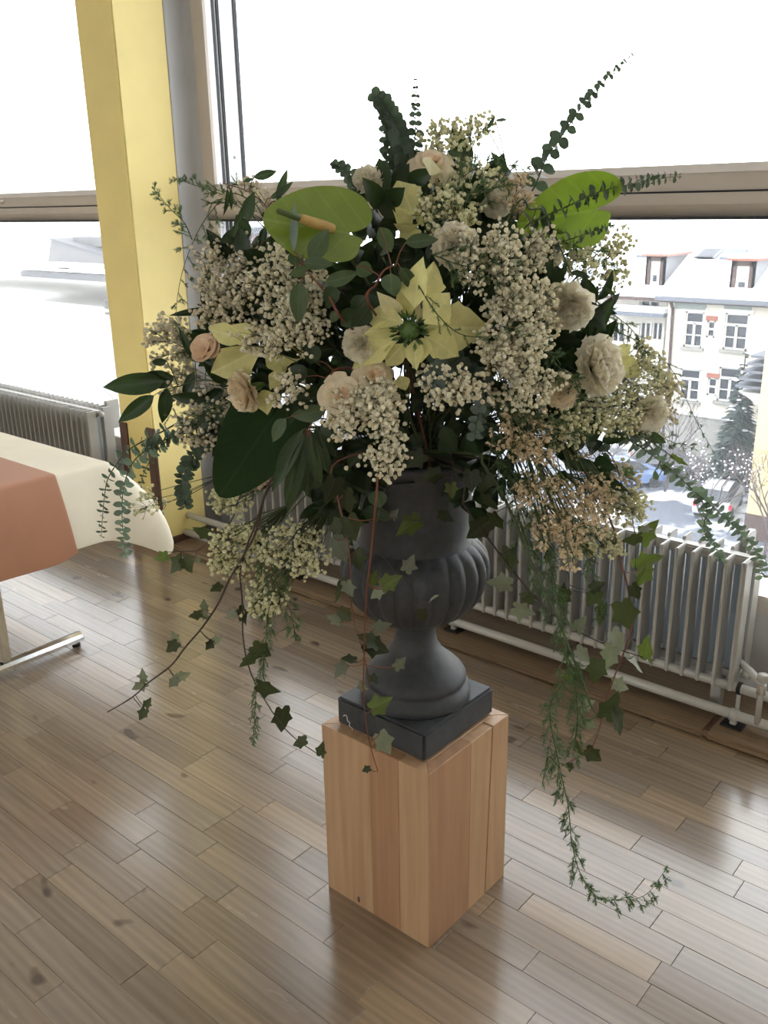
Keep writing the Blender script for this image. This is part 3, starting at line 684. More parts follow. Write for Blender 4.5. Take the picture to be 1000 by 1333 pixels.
# ---- poinsettias
def poinsettia(label, ctr, bracts, off, pale=()):
    t = plant('poinsettia', label, 'flower'); C = S(ctr[0], ctr[1], off); stem_to(t, C + FH * .03, .05)
    for i, (bx_, by_, tx_, ty_, wp) in enumerate(bracts):
        o1 = off + Q.uniform(-.012, .006); B = S(bx_, by_, o1 + .012 * (i % 3)); T_ = S(tx_, ty_, o1 + Q.uniform(-.035, .045) + .012 * (i % 3))
        leaf(t, 'bractp' if i in pale else ('bract' if wp > 28 else 'bract2'), B, T_, wp * mpx(off) * 1.12, (tocam(B) + jit(.55)).normalized(), 'bract')
    return t, C
t, C = poinsettia('large lime cream poinsettia at the centre of the bouquet', (533, 430),
    [(540, 400, 545, 333, 40), (555, 392, 570, 333, 34), (532, 414, 521, 362, 26), (525, 420, 464, 402, 28), (524, 414, 493, 382, 22), (521, 428, 473, 431, 20), (522, 438, 445, 483, 32), (525, 448, 497, 480, 26), (528, 446, 521, 470, 20), (540, 443, 540, 480, 22),
     (550, 440, 549, 470, 24), (552, 424, 648, 432, 64), (552, 420, 593, 380, 44), (553, 436, 603, 464, 48), (545, 420, 548, 385, 30), (528, 508, 519, 484, 18)], -.40, (4, 14, 8))
wb_(MB().ball(C + FH * .004, .017, 10, 6, (1, 1, 1)), 'receptacle', M['yolk'], t, True)
for i in range(46):        # green cyathia in the middle
    a = Q.uniform(0, 6.28); r_ = .024 * math.sqrt(Q.random()); p = C + RT * r_ * math.cos(a) + UP * r_ * math.sin(a) - FH * .002
    d = (tocam(C) * .8 + RT * math.cos(a) * .7 + UP * math.sin(a) * .7).normalized()
    wb_(MB().tube([p, p + d * .010, p + d * .016], [.0015, .0022, .0006], 5), 'cyathium', M['yolk'], t, True)
poinsettia('lime cream poinsettia standing upright behind the large anthurium', (545, 298), [(538, 280, 515, 223, 40), (545, 292, 563, 246, 34), (536, 294, 513, 270, 20), (545, 293, 514, 300, 22), (548, 300, 515, 319, 28), (580, 288, 594, 256, 26), (598, 296, 613, 266, 24), (560, 228, 563, 200, 24)], -.22, (5, 7))
poinsettia('lime cream poinsettia beside the peach rosebud', (342, 466), [(340, 452, 261, 497, 46), (322, 442, 260, 427, 26), (334, 464, 297, 502, 26), (346, 456, 380, 430, 26), (350, 458, 410, 462, 30), (348, 478, 376, 466, 38), (350, 488, 372, 499, 30), (342, 508, 351, 538, 26), (338, 514, 318, 544, 16), (330, 446, 296, 420, 28)], -.28)
poinsettia('lime green poinsettia tucked behind the frilly carnation at the window side', (800, 468), [(783, 450, 795, 422, 18), (800, 472, 842, 484, 26), (804, 476, 806, 500, 16), (790, 462, 768, 448, 18), (800, 465, 826, 448, 18)], -.04)

# ---- roses and carnations, petal by petal
def petal_mesh(kind_, seed):
    v = []; f = []; n, m_ = 8, 6; rg = random.Random(seed); ph = rg.uniform(0, 6)
    for i in range(m_ + 1):
        t_ = i / m_
        for j in range(n + 1):
            u = j / n * 2 - 1
            if kind_ == 'rose':
                w_ = .10 + .42 * math.sin(min(1, t_ * 1.25) * math.pi / 2); x = u * w_; y = t_ * (1 - .16 * u * u); z = .75 * x * x + .20 * t_ * (1 - t_) - 1.0 * max(0, t_ - .7) ** 1.15 - .05 * u * t_
            else:
                w_ = .07 + .62 * t_ ** 1.1; x = u * w_; y = t_ * (1 - .10 * u * u) + (.05 * math.sin(u * 9 + ph) if i == m_ else 0)
                z = .35 * x * x + .11 * t_ * t_ * math.sin(u * 6.5 + ph) + .05 * t_ ** 3 * math.sin(u * 15 + ph)
            v.append((x, y, z))
    for i in range(m_):
        for j in range(n): a = i * (n + 1) + j; f.append((a, a + 1, a + n + 2, a + n + 1))
    return v, f
PV = {k_: [petal_mesh(k_, i) for i in range(4)] for k_ in ('rose', 'carn')}
PMESH = {}
for k_, m_ in (('rose', 'rose'), ('rose', 'peach'), ('rose', 'white'), ('carn', 'white'), ('carn', 'rose')):
    PMESH[k_ + m_] = [MB().add(*pv).mesh('petal', M[m_], True) for pv in PV[k_]]
RINGS = {'rose': [(3, -2, .84, .01), (4, 5, .88, .04), (5, 15, .90, .07), (5, 40, .98, .09), (5, 70, 1.1, .10)],
         'bud': [(3, 2, .9, .02), (4, 6, .98, .05), (5, 12, 1.0, .09), (3, 24, .9, .12)],
         'carn': [(5, 8, .80, .0), (7, 22, .90, .0), (9, 40, .98, .0), (10, 60, 1.0, .0), (9, 80, .96, .0)]}
def bloom(name, label, px, py, off, d, tilt, k_, m_, cat='flower', lift=.06):
    t = plant(name, label, cat); C = S(px, py, off if off is not None else SF(px, py)); R_ = d * mpx(off or -.3) / 2
    A = (tocam(C) + RT * tilt[0] + UP * tilt[1]).normalized(); U = A.orthogonal().normalized(); V = A.cross(U)
    ln = R_ * (1.15 if k_ != 'bud' else 1.7); B = C - A * ln * (.45 if k_ != 'bud' else .55)
    mk = PMESH[('carn' if k_ == 'carn' else 'rose') + m_]
    for ri, (n, tau, fl_, ro) in enumerate(RINGS[k_]):
        for i in range(n):
            phi = 2 * math.pi * (i + ri * .37) / n + Q.uniform(-.15, .15); ta = math.radians(tau + Q.uniform(-5, 5)); O = U * math.cos(phi) + V * math.sin(phi)
            Y = A * math.cos(ta) + O * math.sin(ta); Z = A * math.sin(ta) - O * math.cos(ta); X = Y.cross(Z); b = B + O * R_ * ro * 2.2; L = ln * fl_ * Q.uniform(.94, 1.05); sx = L * (1.0 if k_ == 'carn' else .95)
            mw = Matrix(((X.x * sx, Y.x * L, Z.x * L, b.x), (X.y * sx, Y.y * L, Z.y * L, b.y), (X.z * sx, Y.z * L, Z.z * L, b.z), (0, 0, 0, 1)))
            inst(Q.choice(mk if not (k_ == 'rose' and m_ == 'rose' and ri < 2) else PMESH['rosepeach']), 'petal', Matrix.Translation(-t.location) @ mw, t)
    wb_(MB().tube([B - A * .030, B - A * .020, B - A * .006, B + A * .008], [.003, .007, .0085, .010], 10), 'calyx', M['calyx'], t, True)
    stem_to(t, B - A * .028, lift)
    return t
bloom('rose', 'open peach rose above the dark urn, with gypsophila at its edge', 447, 518, -.40, 48, (-.1, .15), 'rose', 'rose')
bloom('rose', 'cream rose behind the open peach rose, under the central poinsettia', 488, 490, -.375, 40, (.25, .5), 'rose', 'rose')
bloom('rose', 'peach rosebud beside the poinsettia bracts and grey leaf sprays', 269, 455, -.19, 34, (-.5, .5), 'bud', 'peach')
bloom('carnation', 'cream carnation with green calyx under the peach rosebud poinsettia', 314, 511, -.30, 48, (-1.8, -.7), 'carn', 'rose')
bloom('carnation', 'pale carnation tucked under the central poinsettia bracts', 467, 446, -.37, 42, (-.55, .2), 'carn', 'white')
bloom('carnation', 'cream carnation with loose petals below the backlit anthurium', 738, 402, -.22, 60, (-.4, -1.1), 'carn', 'white')
bloom('carnation', 'large frilly cream carnation facing the window', 784, 477, -.215, 70, (1.1, .2), 'carn', 'white')
bloom('carnation', 'drooping cream carnation at the window edge of the bouquet', 844, 545, -.06, 58, (1.2, -1.0), 'carn', 'white')
bloom('carnation', 'shaggy white carnation between the upright poinsettia and gypsophila', 593, 318, -.30, 50, (.0, .25), 'carn', 'white')
bloom('rose', 'cream peach rose at the very top of the bouquet', 562, 213, -.12, 40, (.1, .9), 'rose', 'rose')
bloom('rose', 'peach rose half hidden by gypsophila near the middle', 667, 455, -.33, 42, (.1, .1), 'rose', 'rose')
bloom('carnation', 'beige carnation deep among fern below the frilly carnation', 732, 508, -.24, 42, (.2, -.1), 'carn', 'rose')
bloom('carnation', 'small white carnation behind the large anthurium rim', 478, 232, -.14, 34, (-.2, .8), 'carn', 'white')
bloom('carnation', 'white carnation in front of the backlit anthurium foot', 716, 330, -.14, 32, (.5, .2), 'carn', 'white')
bloom('carnation', 'white carnation above the gypsophila, next to narrow leaves', 645, 262, -.16, 36, (.2, .6), 'carn', 'white')

# ---- gypsophila sprays
_t = (1 + 5 ** .5) / 2
ICO = [Vector(p).normalized() for p in ((-1, _t, 0), (1, _t, 0), (-1, -_t, 0), (1, -_t, 0), (0, -1, _t), (0, 1, _t), (0, -1, -_t), (0, 1, -_t), (_t, 0, -1), (_t, 0, 1), (-_t, 0, -1), (-_t, 0, 1))]
ICF = [(0, 11, 5), (0, 5, 1), (0, 1, 7), (0, 7, 10), (0, 10, 11), (1, 5, 9), (5, 11, 4), (11, 10, 2), (10, 7, 6), (7, 1, 8), (3, 9, 4), (3, 4, 2), (3, 2, 6), (3, 6, 8), (3, 8, 9), (4, 9, 5), (2, 4, 11), (6, 2, 10), (8, 6, 7), (9, 8, 1)]
def gyp(label, cx, cy, off, rx, ry, n, mat='gyp', fr=.0042, depth=.05, group='gypsophila sprays', lift=.05, loose=.017):
    t = plant('gypsophila', label, 'flower', None); off = SF(cx, cy, .02) if off is None else off
    C = S(cx, cy, off); m_ = mpx(off); hub = C.lerp(MOUTH + Vector((0, 0, .15)), .28) + FH * .03
    pts = stem_to(t, hub, lift, (.0024, .0014)); tw = MB(); bl = MB()
    ns = max(3, n // 11)
    for s_ in range(ns):
        while True:
            a, b, c = Q.uniform(-1, 1), Q.uniform(-1, 1), Q.uniform(-1, 1)
            if a * a + b * b + c * c < 1: break
        sub = C + RT * rx * m_ * a + UP * ry * m_ * b + FH * depth * c
        mid = hub.lerp(sub, .55) + jit(.012); back = sub + (hub - sub).normalized() * .016
        tw.tube([hub, mid, back], [.0011, .0008, .0006], 4, False)
        for i in range(n // ns):
            p = sub + jit(loose); d = p - back
            tw.tube([back, p], [.00045, .00035], 3, False)
            r_ = fr * Q.choice((.62, .8, 1, 1, 1.15)); o = len(bl.v)
            rot = Matrix.Rotation(Q.uniform(0, 6.28), 3, Vector((Q.uniform(-1, 1), Q.uniform(-1, 1), Q.uniform(-1, 1))).normalized())
            bl.add([p + rot @ q * (r_ * Q.uniform(.72, 1.2)) for q in ICO], ICF)
    wb_(tw, 'twigs', M['stem'], t)['kind'] = 'stuff'
    wb_(bl, 'blossoms', M[mat], t)['kind'] = 'stuff'
    return t
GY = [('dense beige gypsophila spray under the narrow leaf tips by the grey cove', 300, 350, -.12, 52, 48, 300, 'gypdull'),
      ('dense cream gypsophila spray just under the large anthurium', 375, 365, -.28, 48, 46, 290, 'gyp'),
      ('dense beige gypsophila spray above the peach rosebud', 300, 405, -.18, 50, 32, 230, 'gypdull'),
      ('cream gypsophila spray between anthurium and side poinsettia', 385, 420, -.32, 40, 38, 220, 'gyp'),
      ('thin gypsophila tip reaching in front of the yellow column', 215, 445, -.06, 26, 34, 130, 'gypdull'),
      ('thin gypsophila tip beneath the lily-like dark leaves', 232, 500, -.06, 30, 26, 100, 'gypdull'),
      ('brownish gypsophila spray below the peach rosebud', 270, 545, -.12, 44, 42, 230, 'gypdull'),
      ('small cream gypsophila sprig lying on the side poinsettia bracts', 345, 445, -.34, 26, 24, 80, 'gyp'),
      ('small cream gypsophila sprig over the dark gap beside the peach rose', 375, 505, -.36, 24, 20, 46, 'gyp'),
      ('bright cream gypsophila spray hanging in front of the urn mouth', 498, 535, -.44, 40, 34, 200, 'gyp'),
      ('bright cream gypsophila tip hanging lowest over the urn collar', 495, 585, -.43, 34, 34, 120, 'gyp'),
      ('bright cream gypsophila tip covering the side of the peach rose', 455, 540, -.435, 26, 24, 90, 'gyp'),
      ('cream gypsophila spray below the poinsettia, over the dark urn mouth', 585, 500, -.40, 44, 26, 150, 'gyp'),
      ('cream gypsophila spray beside the half hidden peach rose', 665, 445, -.37, 48, 34, 220, 'gyp'),
      ('cream gypsophila spray under the half hidden peach rose', 680, 500, -.34, 46, 34, 210, 'gyp'),
      ('white gypsophila spray next to the shaggy carnation', 640, 335, -.33, 44, 38, 220, 'gyp'),
      ('white gypsophila spray over the fern, above the half hidden rose', 675, 385, -.33, 46, 34, 230, 'gyp'),
      ('white gypsophila spray beside the carnation with loose petals', 700, 415, -.28, 30, 30, 130, 'gyp'),
      ('white gypsophila clump beside the foot of the backlit anthurium', 695, 325, -.22, 30, 26, 120, 'gyp'),
      ('pink-budded gypsophila spray behind the backlit anthurium edge', 668, 255, -.14, 28, 26, 110, 'beige'),
      ('airy gypsophila spray standing at the top against the white sky', 580, 185, -.05, 34, 20, 110, 'gypgreen'),
      ('tiny gypsophila spray at the top beside a narrow leaf', 624, 168, -.04, 14, 14, 45, 'gypgreen'),
      ('wispy gypsophila spray among the fern at the top', 610, 240, -.14, 46, 26, 150, 'gypgreen'),
      ('wispy gypsophila spray between upright poinsettia and shaggy carnation', 585, 275, -.22, 36, 30, 140, 'gypgreen'),
      ('thin gypsophila twigs behind the large anthurium, before the transom', 335, 252, -.06, 42, 20, 70, 'gypdull'),
      ('greenish gypsophila spray below the backlit anthurium, before the window', 745, 345, -.10, 34, 30, 140, 'gypgreen'),
      ('sparse gypsophila spray against the snowy roofs', 795, 340, .04, 26, 44, 110, 'gypgreen'),
      ('greenish gypsophila spray hanging beside the large frilly carnation', 835, 490, -.02, 30, 44, 220, 'gypgreen'),
      ('greenish gypsophila spray between the two big carnations', 790, 535, -.12, 42, 28, 200, 'gypgreen'),
      ('yellowish gypsophila spray under the beige carnation', 745, 555, -.20, 40, 22, 150, 'gypgreen'),
      ('cream gypsophila tips by the drooping carnation', 862, 520, .02, 22, 40, 120, 'gypdull'),
      ('hanging greenish gypsophila spray beside the white wall pipes', 310, 715, -.16, 46, 34, 230, 'gypgreen'),
      ('hanging greenish gypsophila spray in front of the urn bowl side', 385, 715, -.20, 46, 34, 210, 'gypgreen'),
      ('hanging cream gypsophila tip above the trailing ivy', 350, 775, -.20, 34, 24, 140, 'gypgreen'),
      ('hanging gypsophila tip beneath the broad dark leaf', 300, 655, -.15, 36, 28, 90, 'gypgreen'),
      ('hanging beige gypsophila tip among the long dark leaves', 345, 615, -.16, 22, 34, 60, 'beige'),
      ('cream gypsophila spray over the radiator, beside bright ivy leaves', 812, 655, -.10, 38, 22, 180, 'gypgreen'),
      ('creamy yellow gypsophila tip low over the radiator', 775, 705, -.14, 36, 16, 150, 'gypgreen'),
      ('tiny gypsophila sprig in front of the swung-out tablecloth corner', 196, 655, -.06, 20, 12, 26, 'gypgreen'),
      ('cream gypsophila spray above the parked cars view', 800, 620, -.08, 34, 20, 110, 'gypdull')]
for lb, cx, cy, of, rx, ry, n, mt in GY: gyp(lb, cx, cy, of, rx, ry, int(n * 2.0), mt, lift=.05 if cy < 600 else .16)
# ---- papery beige blossom sprays hanging over the radiator
def beige(label, cx, cy, off, rx, ry, n):
    t = plant('statice', label, 'flower'); C = S(cx, cy, off); m_ = mpx(off); hub = S(cx - 60, cy - 105, off + .05); stem_to(t, hub, .08, (.0026, .0016)); tw = MB(); bl = MB()
    for s_ in range(n // 9):
        a, b, c = Q.gauss(0, .5), Q.uniform(-1, 1), Q.uniform(-1, 1); sub = C + RT * rx * m_ * a + UP * ry * m_ * b + FH * .05 * c
        tw.tube(spline([hub, hub.lerp(sub, .5) + Vector((0, 0, .01)), sub], 3), .0009, 4, False)
        for i in range(9):
            p = sub + jit(.020); tw.tube([sub, p], [.0005, .0004], 3, False)
            for k2 in range(3):
                d = (jit(1) + Vector((0, 0, -.3))).normalized(); s2 = d.orthogonal().normalized(); L = Q.uniform(.007, .0115); n2 = d.cross(s2) * .0018
                bl.add([p, p + d * L * .55 + s2 * L * .33 + n2, p + d * L, p + d * L * .55 - s2 * L * .33 + n2, p + d * L * .5 - n2], [(0, 1, 4), (1, 2, 4), (2, 3, 4), (3, 0, 4)])
    wb_(tw, 'twigs', M['stem'], t)['kind'] = 'stuff'; wb_(bl, 'blossoms', M['beige'], t)['kind'] = 'stuff'
for lb, cx, cy, of, rx, ry, n in (('beige papery blossom spray close to the urn collar', 695, 610, -.26, 36, 44, 190), ('beige papery blossom spray reaching down over the radiator fins', 735, 665, -.26, 42, 52, 300), ('beige papery blossom spray beside the creamy gypsophila over the radiator', 770, 640, -.20, 36, 48, 170), ('beige papery blossom tip near the half hidden peach rose', 700, 560, -.28, 40, 24, 110)): beige(lb, cx, cy, of, rx, ry, n)

# ---- eucalyptus branches with paired round leaves
def euc(label, pts, size, step, key='euc', tip=.3, asp=1.0, face=.35, cf=.8, r=.0018, lift=.10, root=True):
    t = plant('eucalyptus', label, 'branch'); P = [P3(p) for p in pts]; sp = spline(P, 8)
    if root:
        f0 = t.location; mid = f0.lerp(P[0], .55) + Vector((0, 0, lift)); head = spline([f0, mid, P[0]], 5)[:-1]
    else: head = []
    al = head + sp; n = len(al); wb_(MB().tube(al, [r * (1.15 - .9 * i / n) for i in range(n)], 5), 'stem', M['stem'], t, True)
    L = [0]
    for a, b in zip(sp, sp[1:]): L.append(L[-1] + (b - a).length)
    d = 0.0; k2 = 0; tot = L[-1]
    while d < tot:
        i = max(j for j in range(len(L)) if L[j] <= d); i = min(i, len(sp) - 2); f_ = (d - L[i]) / max(1e-6, L[i + 1] - L[i]); p = sp[i].lerp(sp[i + 1], f_); T_ = (sp[i + 1] - sp[i]).normalized()
        q = d / tot; sz = size * (1 - (1 - tip) * q ** 1.2) * Q.uniform(.88, 1.1); n0 = T_.cross(tocam(p)).normalized(); n1 = T_.cross(n0)
        base = n0 if k2 % 2 == 0 else (n0 * .5 + n1 * .85).normalized()
        for s in (1, -1):
            o = (base * s + jit(.2)).normalized(); leaf(t, key, p, p + (o + T_ * face).normalized() * sz, sz * asp, (T_ * .75 + tocam(p) * cf + UP * .25 + jit(.3)).normalized())
        d += step * (1 - .45 * q) * Q.uniform(.9, 1.1); k2 += 1
    return t
euc('long eucalyptus branch pointing up into the white sky', [(697, 242, -.06), (712, 205, -.05), (735, 172, -.04), (757, 140, -.03), (782, 110, -.02), (805, 88, -.01), (829, 66, 0)], .027, .016, tip=.12, asp=1.0, cf=1.5)
euc('eucalyptus branch reaching sideways along the window transom', [(690, 290, -.22), (740, 268, -.20), (780, 250, -.15), (820, 240, -.10), (860, 232, -.02), (888, 230, -.02)], .022, .0155, tip=.5, asp=.7, face=.05)
euc('short eucalyptus branch beneath the backlit anthurium', [(705, 325, -.20), (735, 314, -.20), (770, 302, -.18), (806, 290, -.14)], .016, .0135, tip=.45, asp=.8, face=.1)
euc('dense curling eucalyptus branch standing at the top', [(530, 245, -.10), (521, 195, -.09), (513, 162, -.08), (499, 134, -.08), (487, 123, -.08)], .029, .0085, tip=.6, face=.6, cf=1.8, asp=1.05)
euc('slim eucalyptus tip rising straight up against the sky', [(536, 220, -.08), (540, 180, -.07), (541, 150, -.06), (541, 95, -.05)], .023, .011, tip=.1, face=.3, cf=1.4)
euc('sparse eucalyptus twig leaning beside the curling branch', [(508, 235, -.10), (505, 190, -.09), (500, 160, -.09), (495, 138, -.09)], .022, .013, tip=.35, cf=1.6)
euc('stubby eucalyptus tip peeping over the large anthurium', [(475, 262, -.14), (464, 238, -.13), (450, 222, -.12), (431, 211, -.12)], .024, .009, tip=.4, cf=1.7)
euc('blue-grey eucalyptus hanging like a string of discs beside the tablecloth', [(240, 556, -.10), (213, 574, -.10), (180, 594, -.10), (166, 617, -.10), (160, 642, -.10), (159, 667, -.10), (160, 691, -.10), (164, 726, -.10)], .025, .0145, 'eucb', .55, .75, .12, lift=.16)
euc('thin eucalyptus hanging in front of the cream tablecloth', [(215, 560, -.08), (170, 584, -.08), (150, 607, -.08), (140, 625, -.08), (136, 647, -.08), (133, 680, -.08), (132, 698, -.08)], .021, .018, 'euc', .55, .45, .08, lift=.16)
euc('short eucalyptus twig drooping by the brown corner guard', [(225, 568, -.06), (206, 585, -.06), (190, 610, -.06), (183, 632, -.06)], .015, .013, 'euc', .5, .6, .1, lift=.15)
euc('bushy small-leaved eucalyptus in front of the yellow column foot', [(292, 545, -.14), (265, 575, -.14), (247, 603, -.14), (238, 628, -.14), (241, 658, -.14)], .024, .0085, 'euc', .7, .9, .4, lift=.14)
euc('bushy eucalyptus beneath the lily-like dark leaves', [(285, 530, -.12), (250, 560, -.12), (215, 572, -.12), (190, 582, -.12)], .019, .010, 'euc', .7, .9, .4, lift=.14)
euc('long eucalyptus branch sloping down towards the radiator end', [(800, 560, -.10), (836, 583, -.08), (872, 610, -.06), (906, 641, -.04), (935, 666, -.02), (964, 693, 0), (982, 714, .0), (989, 732, .0), (993, 750, .0)], .024, .014, 'eucb', .7, .65, .25, lift=.14)
euc('drooping eucalyptus side twig hanging over the radiator top', [(905, 640, -.02), (921, 665, -.02), (917, 680, -.02), (919, 697, -.02), (930, 712, -.02), (940, 728, -.02)], .020, .011, 'eucb', .7, .8, .3, lift=.2)
euc('eucalyptus tip deep in the bouquet above the urn mouth', [(600, 470, -.26), (570, 490, -.40), (562, 505, -.41)], .028, .020, 'eucb', .9, 1, .5)
euc('eucalyptus sprig under the gypsophila beside the urn collar', [(600, 480, -.26), (632, 500, -.32), (622, 545, -.32), (618, 570, -.32)], .022, .012, 'eucb', .7, 1, .5)
euc('eucalyptus sprig near the open window view of parked cars', [(730, 540, -.18), (760, 575, -.14), (785, 590, -.12), (775, 625, -.12)], .024, .016, 'euc', .8, .8, .4)

# ---- sprigs with separately placed leaves
def sprig(name, label, stem, leaves, off=None, mat='stemred', r=.0022, lift=.08, cat='sprig'):
    t = plant(name, label, cat); P = [P3(p if len(p) > 2 else (*p, off)) for p in stem]; f0 = t.location
    al = spline([f0, f0.lerp(P[0], .5) + Vector((0, 0, lift))] + P, 6); n = len(al)
    wb_(MB().tube(al, [r * (1.2 - .7 * i / n) for i in range(n)], 6), 'stem', M[mat], t, True)
    for (bx_, by_, tx_, ty_, wp, key, *oo) in leaves:
        o1 = oo[0] if oo else (off if off is not None else SF(bx_, by_, -.02)); B = S(bx_, by_, o1); T_ = S(tx_, ty_, o1 + Q.uniform(-.015, .015))
        leaf(t, key, B, T_, wp * mpx(o1), (tocam(B) + jit(.35)).normalized())
        near = min(P, key=lambda q: (q - B).length); nb = min(al, key=lambda q: (q - B).length)
        if (nb - B).length > .004: wb_(MB().tube(spline([nb, nb.lerp(B, .5) + Vector((0, 0, .004)), B], 4), [.0009] * 9, 4, False), 'petiole', M[mat], t, True)
    return t
sprig('leaf_sprig', 'red-stemmed sage leaf sprig over the lower rim of the large anthurium', [(445, 415), (430, 388), (408, 362), (395, 347)],
      [(382, 327, 385, 262, 10, 'greyla'), (402, 336, 432, 298, 26, 'sage'), (385, 347, 384, 319, 20, 'sage'), (395, 342, 434, 345, 17, 'sage'), (400, 349, 376, 358, 15, 'sage'), (390, 368, 388, 424, 24, 'sage'), (412, 366, 446, 380, 9, 'greyla'), (424, 368, 470, 356, 19, 'sage'), (435, 372, 424, 402, 22, 'darkov'), (438, 404, 433, 422, 13, 'sage')], -.41)
sprig('leaf_sprig', 'red-stemmed sage leaf sprig between the anthurium and central poinsettia', [(480, 395), (490, 370), (500, 352), (515, 345)],
      [(464, 346, 487, 359, 21, 'sage'), (494, 296, 513, 332, 21, 'sage'), (509, 356, 509, 388, 28, 'sage'), (521, 348, 547, 383, 17, 'sage'), (528, 316, 574, 310, 18, 'sage'), (475, 385, 458, 412, 24, 'darkov'), (480, 400, 462, 430, 26, 'darkov'), (466, 405, 438, 425, 26, 'darkov')], -.41)
sprig('leaf_sprig', 'narrow-leaved sprig curving up behind the large anthurium', [(365, 300, -.14), (348, 270, -.13), (324, 250, -.12), (290, 238, -.11)],
      [(331, 231, 361, 223, 11, 'sagela'), (361, 262, 374, 219, 10, 'sagela'), (352, 258, 385, 243, 9, 'sagela'), (296, 246, 297, 282, 6, 'sagela'), (301, 246, 301, 275, 5, 'sagela'), (324, 262, 309, 290, 9, 'sagela'), (309, 284, 321, 306, 9, 'sagela'), (310, 289, 294, 332, 11, 'lance'), (334, 325, 306, 325, 10, 'lance'), (345, 296, 338, 325, 10, 'darkov'), (318, 236, 330, 232, 5, 'sagela')], -.13, 'stemred', .0015)
sprig('lily_leaf_sprig', 'dark lily-like leaves pointing towards the yellow column', [(300, 500, -.16), (262, 495, -.12), (226, 505, -.10)],
      [(215, 496, 127, 505, 29, 'darkla'), (226, 490, 178, 500, 27, 'darkov'), (200, 515, 151, 552, 21, 'darkla'), (217, 505, 214, 555, 19, 'darkla'), (253, 484, 238, 527, 15, 'darkla'), (275, 402, 217, 410, 9, 'darkla'), (254, 468, 232, 424, 11, 'darkla'), (217, 470, 195, 474, 10, 'darkla')], -.10, 'stem')
sprig('willow_leaf_sprig', 'bunch of long dark willow leaves hanging beside the urn collar', [(430, 500, -.30), (410, 540, -.30), (402, 562, -.30)],
      [(396, 565, 345, 650, 20, 'lance'), (398, 568, 362, 682, 24, 'lance'), (402, 572, 404, 660, 18, 'lance'), (400, 570, 384, 670, 20, 'lance'), (404, 566, 414, 645, 18, 'lance'), (394, 560, 352, 620, 18, 'lance'), (410, 560, 428, 630, 18, 'lance'), (412, 556, 440, 600, 18, 'darkov')], -.30)
sprig('leaf_sprig', 'sage leaf sprig in the dark gap beside the peach rose', [(440, 480), (430, 515), (425, 532)],
      [(423, 534, 377, 544, 24, 'sage'), (372, 545, 350, 577, 20, 'sage'), (420, 548, 440, 575, 22, 'darkov'), (405, 530, 380, 512, 20, 'darkov'), (400, 490, 375, 480, 22, 'darkov'), (415, 470, 395, 450, 24, 'darkov')], -.36)
sprig('willow_leaf_sprig', 'long willow leaves hanging in front of the backlit anthurium foot', [(670, 270, -.24), (690, 272, -.22), (705, 272, -.2)],
      [(705, 271, 717, 322, 12, 'sagela', -.2), (716, 312, 707, 362, 13, 'sagela', -.2), (690, 304, 696, 346, 10, 'lance', -.2), (737, 342, 731, 367, 7, 'lance', -.16), (743, 354, 772, 359, 8, 'lance', -.14)], -.2, 'stem')
sprig('willow_leaf_sprig', 'dark willow leaves above the large frilly carnation', [(730, 385, -.18), (760, 384, -.15), (790, 372, -.12)],
      [(779, 373, 752, 437, 13, 'lance'), (776, 398, 772, 445, 12, 'lance'), (799, 390, 760, 466, 15, 'lance'), (787, 372, 800, 390, 7, 'lance')], -.14)
sprig('leaf_sprig', 'lone narrow leaf standing above the top fern', [(640, 255, -.14), (655, 235, -.12), (661, 222, -.12)], [(661, 222, 637, 198, 9, 'lance'), (629, 284, 600, 250, 10, 'lance'), (583, 197, 601, 203, 8, 'lance'), (634, 168, 646, 151, 5, 'lance'), (645, 157, 664, 154, 4, 'lance')], -.12, 'stem', .0013)
sprig('leaf_sprig', 'green leaf sprig below the drooping carnation', [(790, 555, -.12), (830, 565, -.08), (875, 594, -.06)], [(838, 561, 872, 581, 14, 'sage'), (876, 594, 899, 608, 9, 'ivyl'), (860, 606, 875, 615, 10, 'sage'), (810, 608, 828, 626, 15, 'sage'), (781, 553, 776, 571, 10, 'darkov'), (797, 558, 788, 578, 9, 'darkov'), (811, 562, 802, 581, 12, 'darkov'), (855, 625, 852, 612, 8, 'sage')], -.06, 'stem')
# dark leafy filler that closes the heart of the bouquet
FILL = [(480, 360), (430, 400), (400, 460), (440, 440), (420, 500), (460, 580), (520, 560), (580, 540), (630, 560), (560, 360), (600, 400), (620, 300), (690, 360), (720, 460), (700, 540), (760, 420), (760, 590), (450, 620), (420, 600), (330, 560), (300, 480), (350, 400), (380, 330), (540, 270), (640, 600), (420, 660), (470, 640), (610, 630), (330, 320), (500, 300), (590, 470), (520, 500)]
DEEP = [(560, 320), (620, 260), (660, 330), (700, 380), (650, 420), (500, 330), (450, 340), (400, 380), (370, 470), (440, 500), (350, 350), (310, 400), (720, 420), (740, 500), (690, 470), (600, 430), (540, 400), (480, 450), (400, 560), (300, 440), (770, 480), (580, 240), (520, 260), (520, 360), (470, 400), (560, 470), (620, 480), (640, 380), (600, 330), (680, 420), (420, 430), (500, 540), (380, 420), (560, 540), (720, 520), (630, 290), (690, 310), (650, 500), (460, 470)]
LAND = [(415, 290, 'behind the large green anthurium'), (540, 400, 'behind the central poinsettia'), (330, 450, 'behind the side poinsettia and rosebud'), (390, 540, 'above the bunch of willow leaves'), (440, 640, 'beside the urn collar over the ivy'), (540, 540, 'over the urn mouth under the roses'), (620, 600, 'over the urn rim on the window side'), (545, 270, 'behind the upright poinsettia at the top'), (660, 350, 'behind the white gypsophila and shaggy carnation'), (680, 460, 'behind the half hidden peach rose'), (760, 470, 'behind the large frilly carnation'), (740, 570, 'above the beige papery blossoms'), (310, 350, 'behind the beige gypsophila near the cove')]
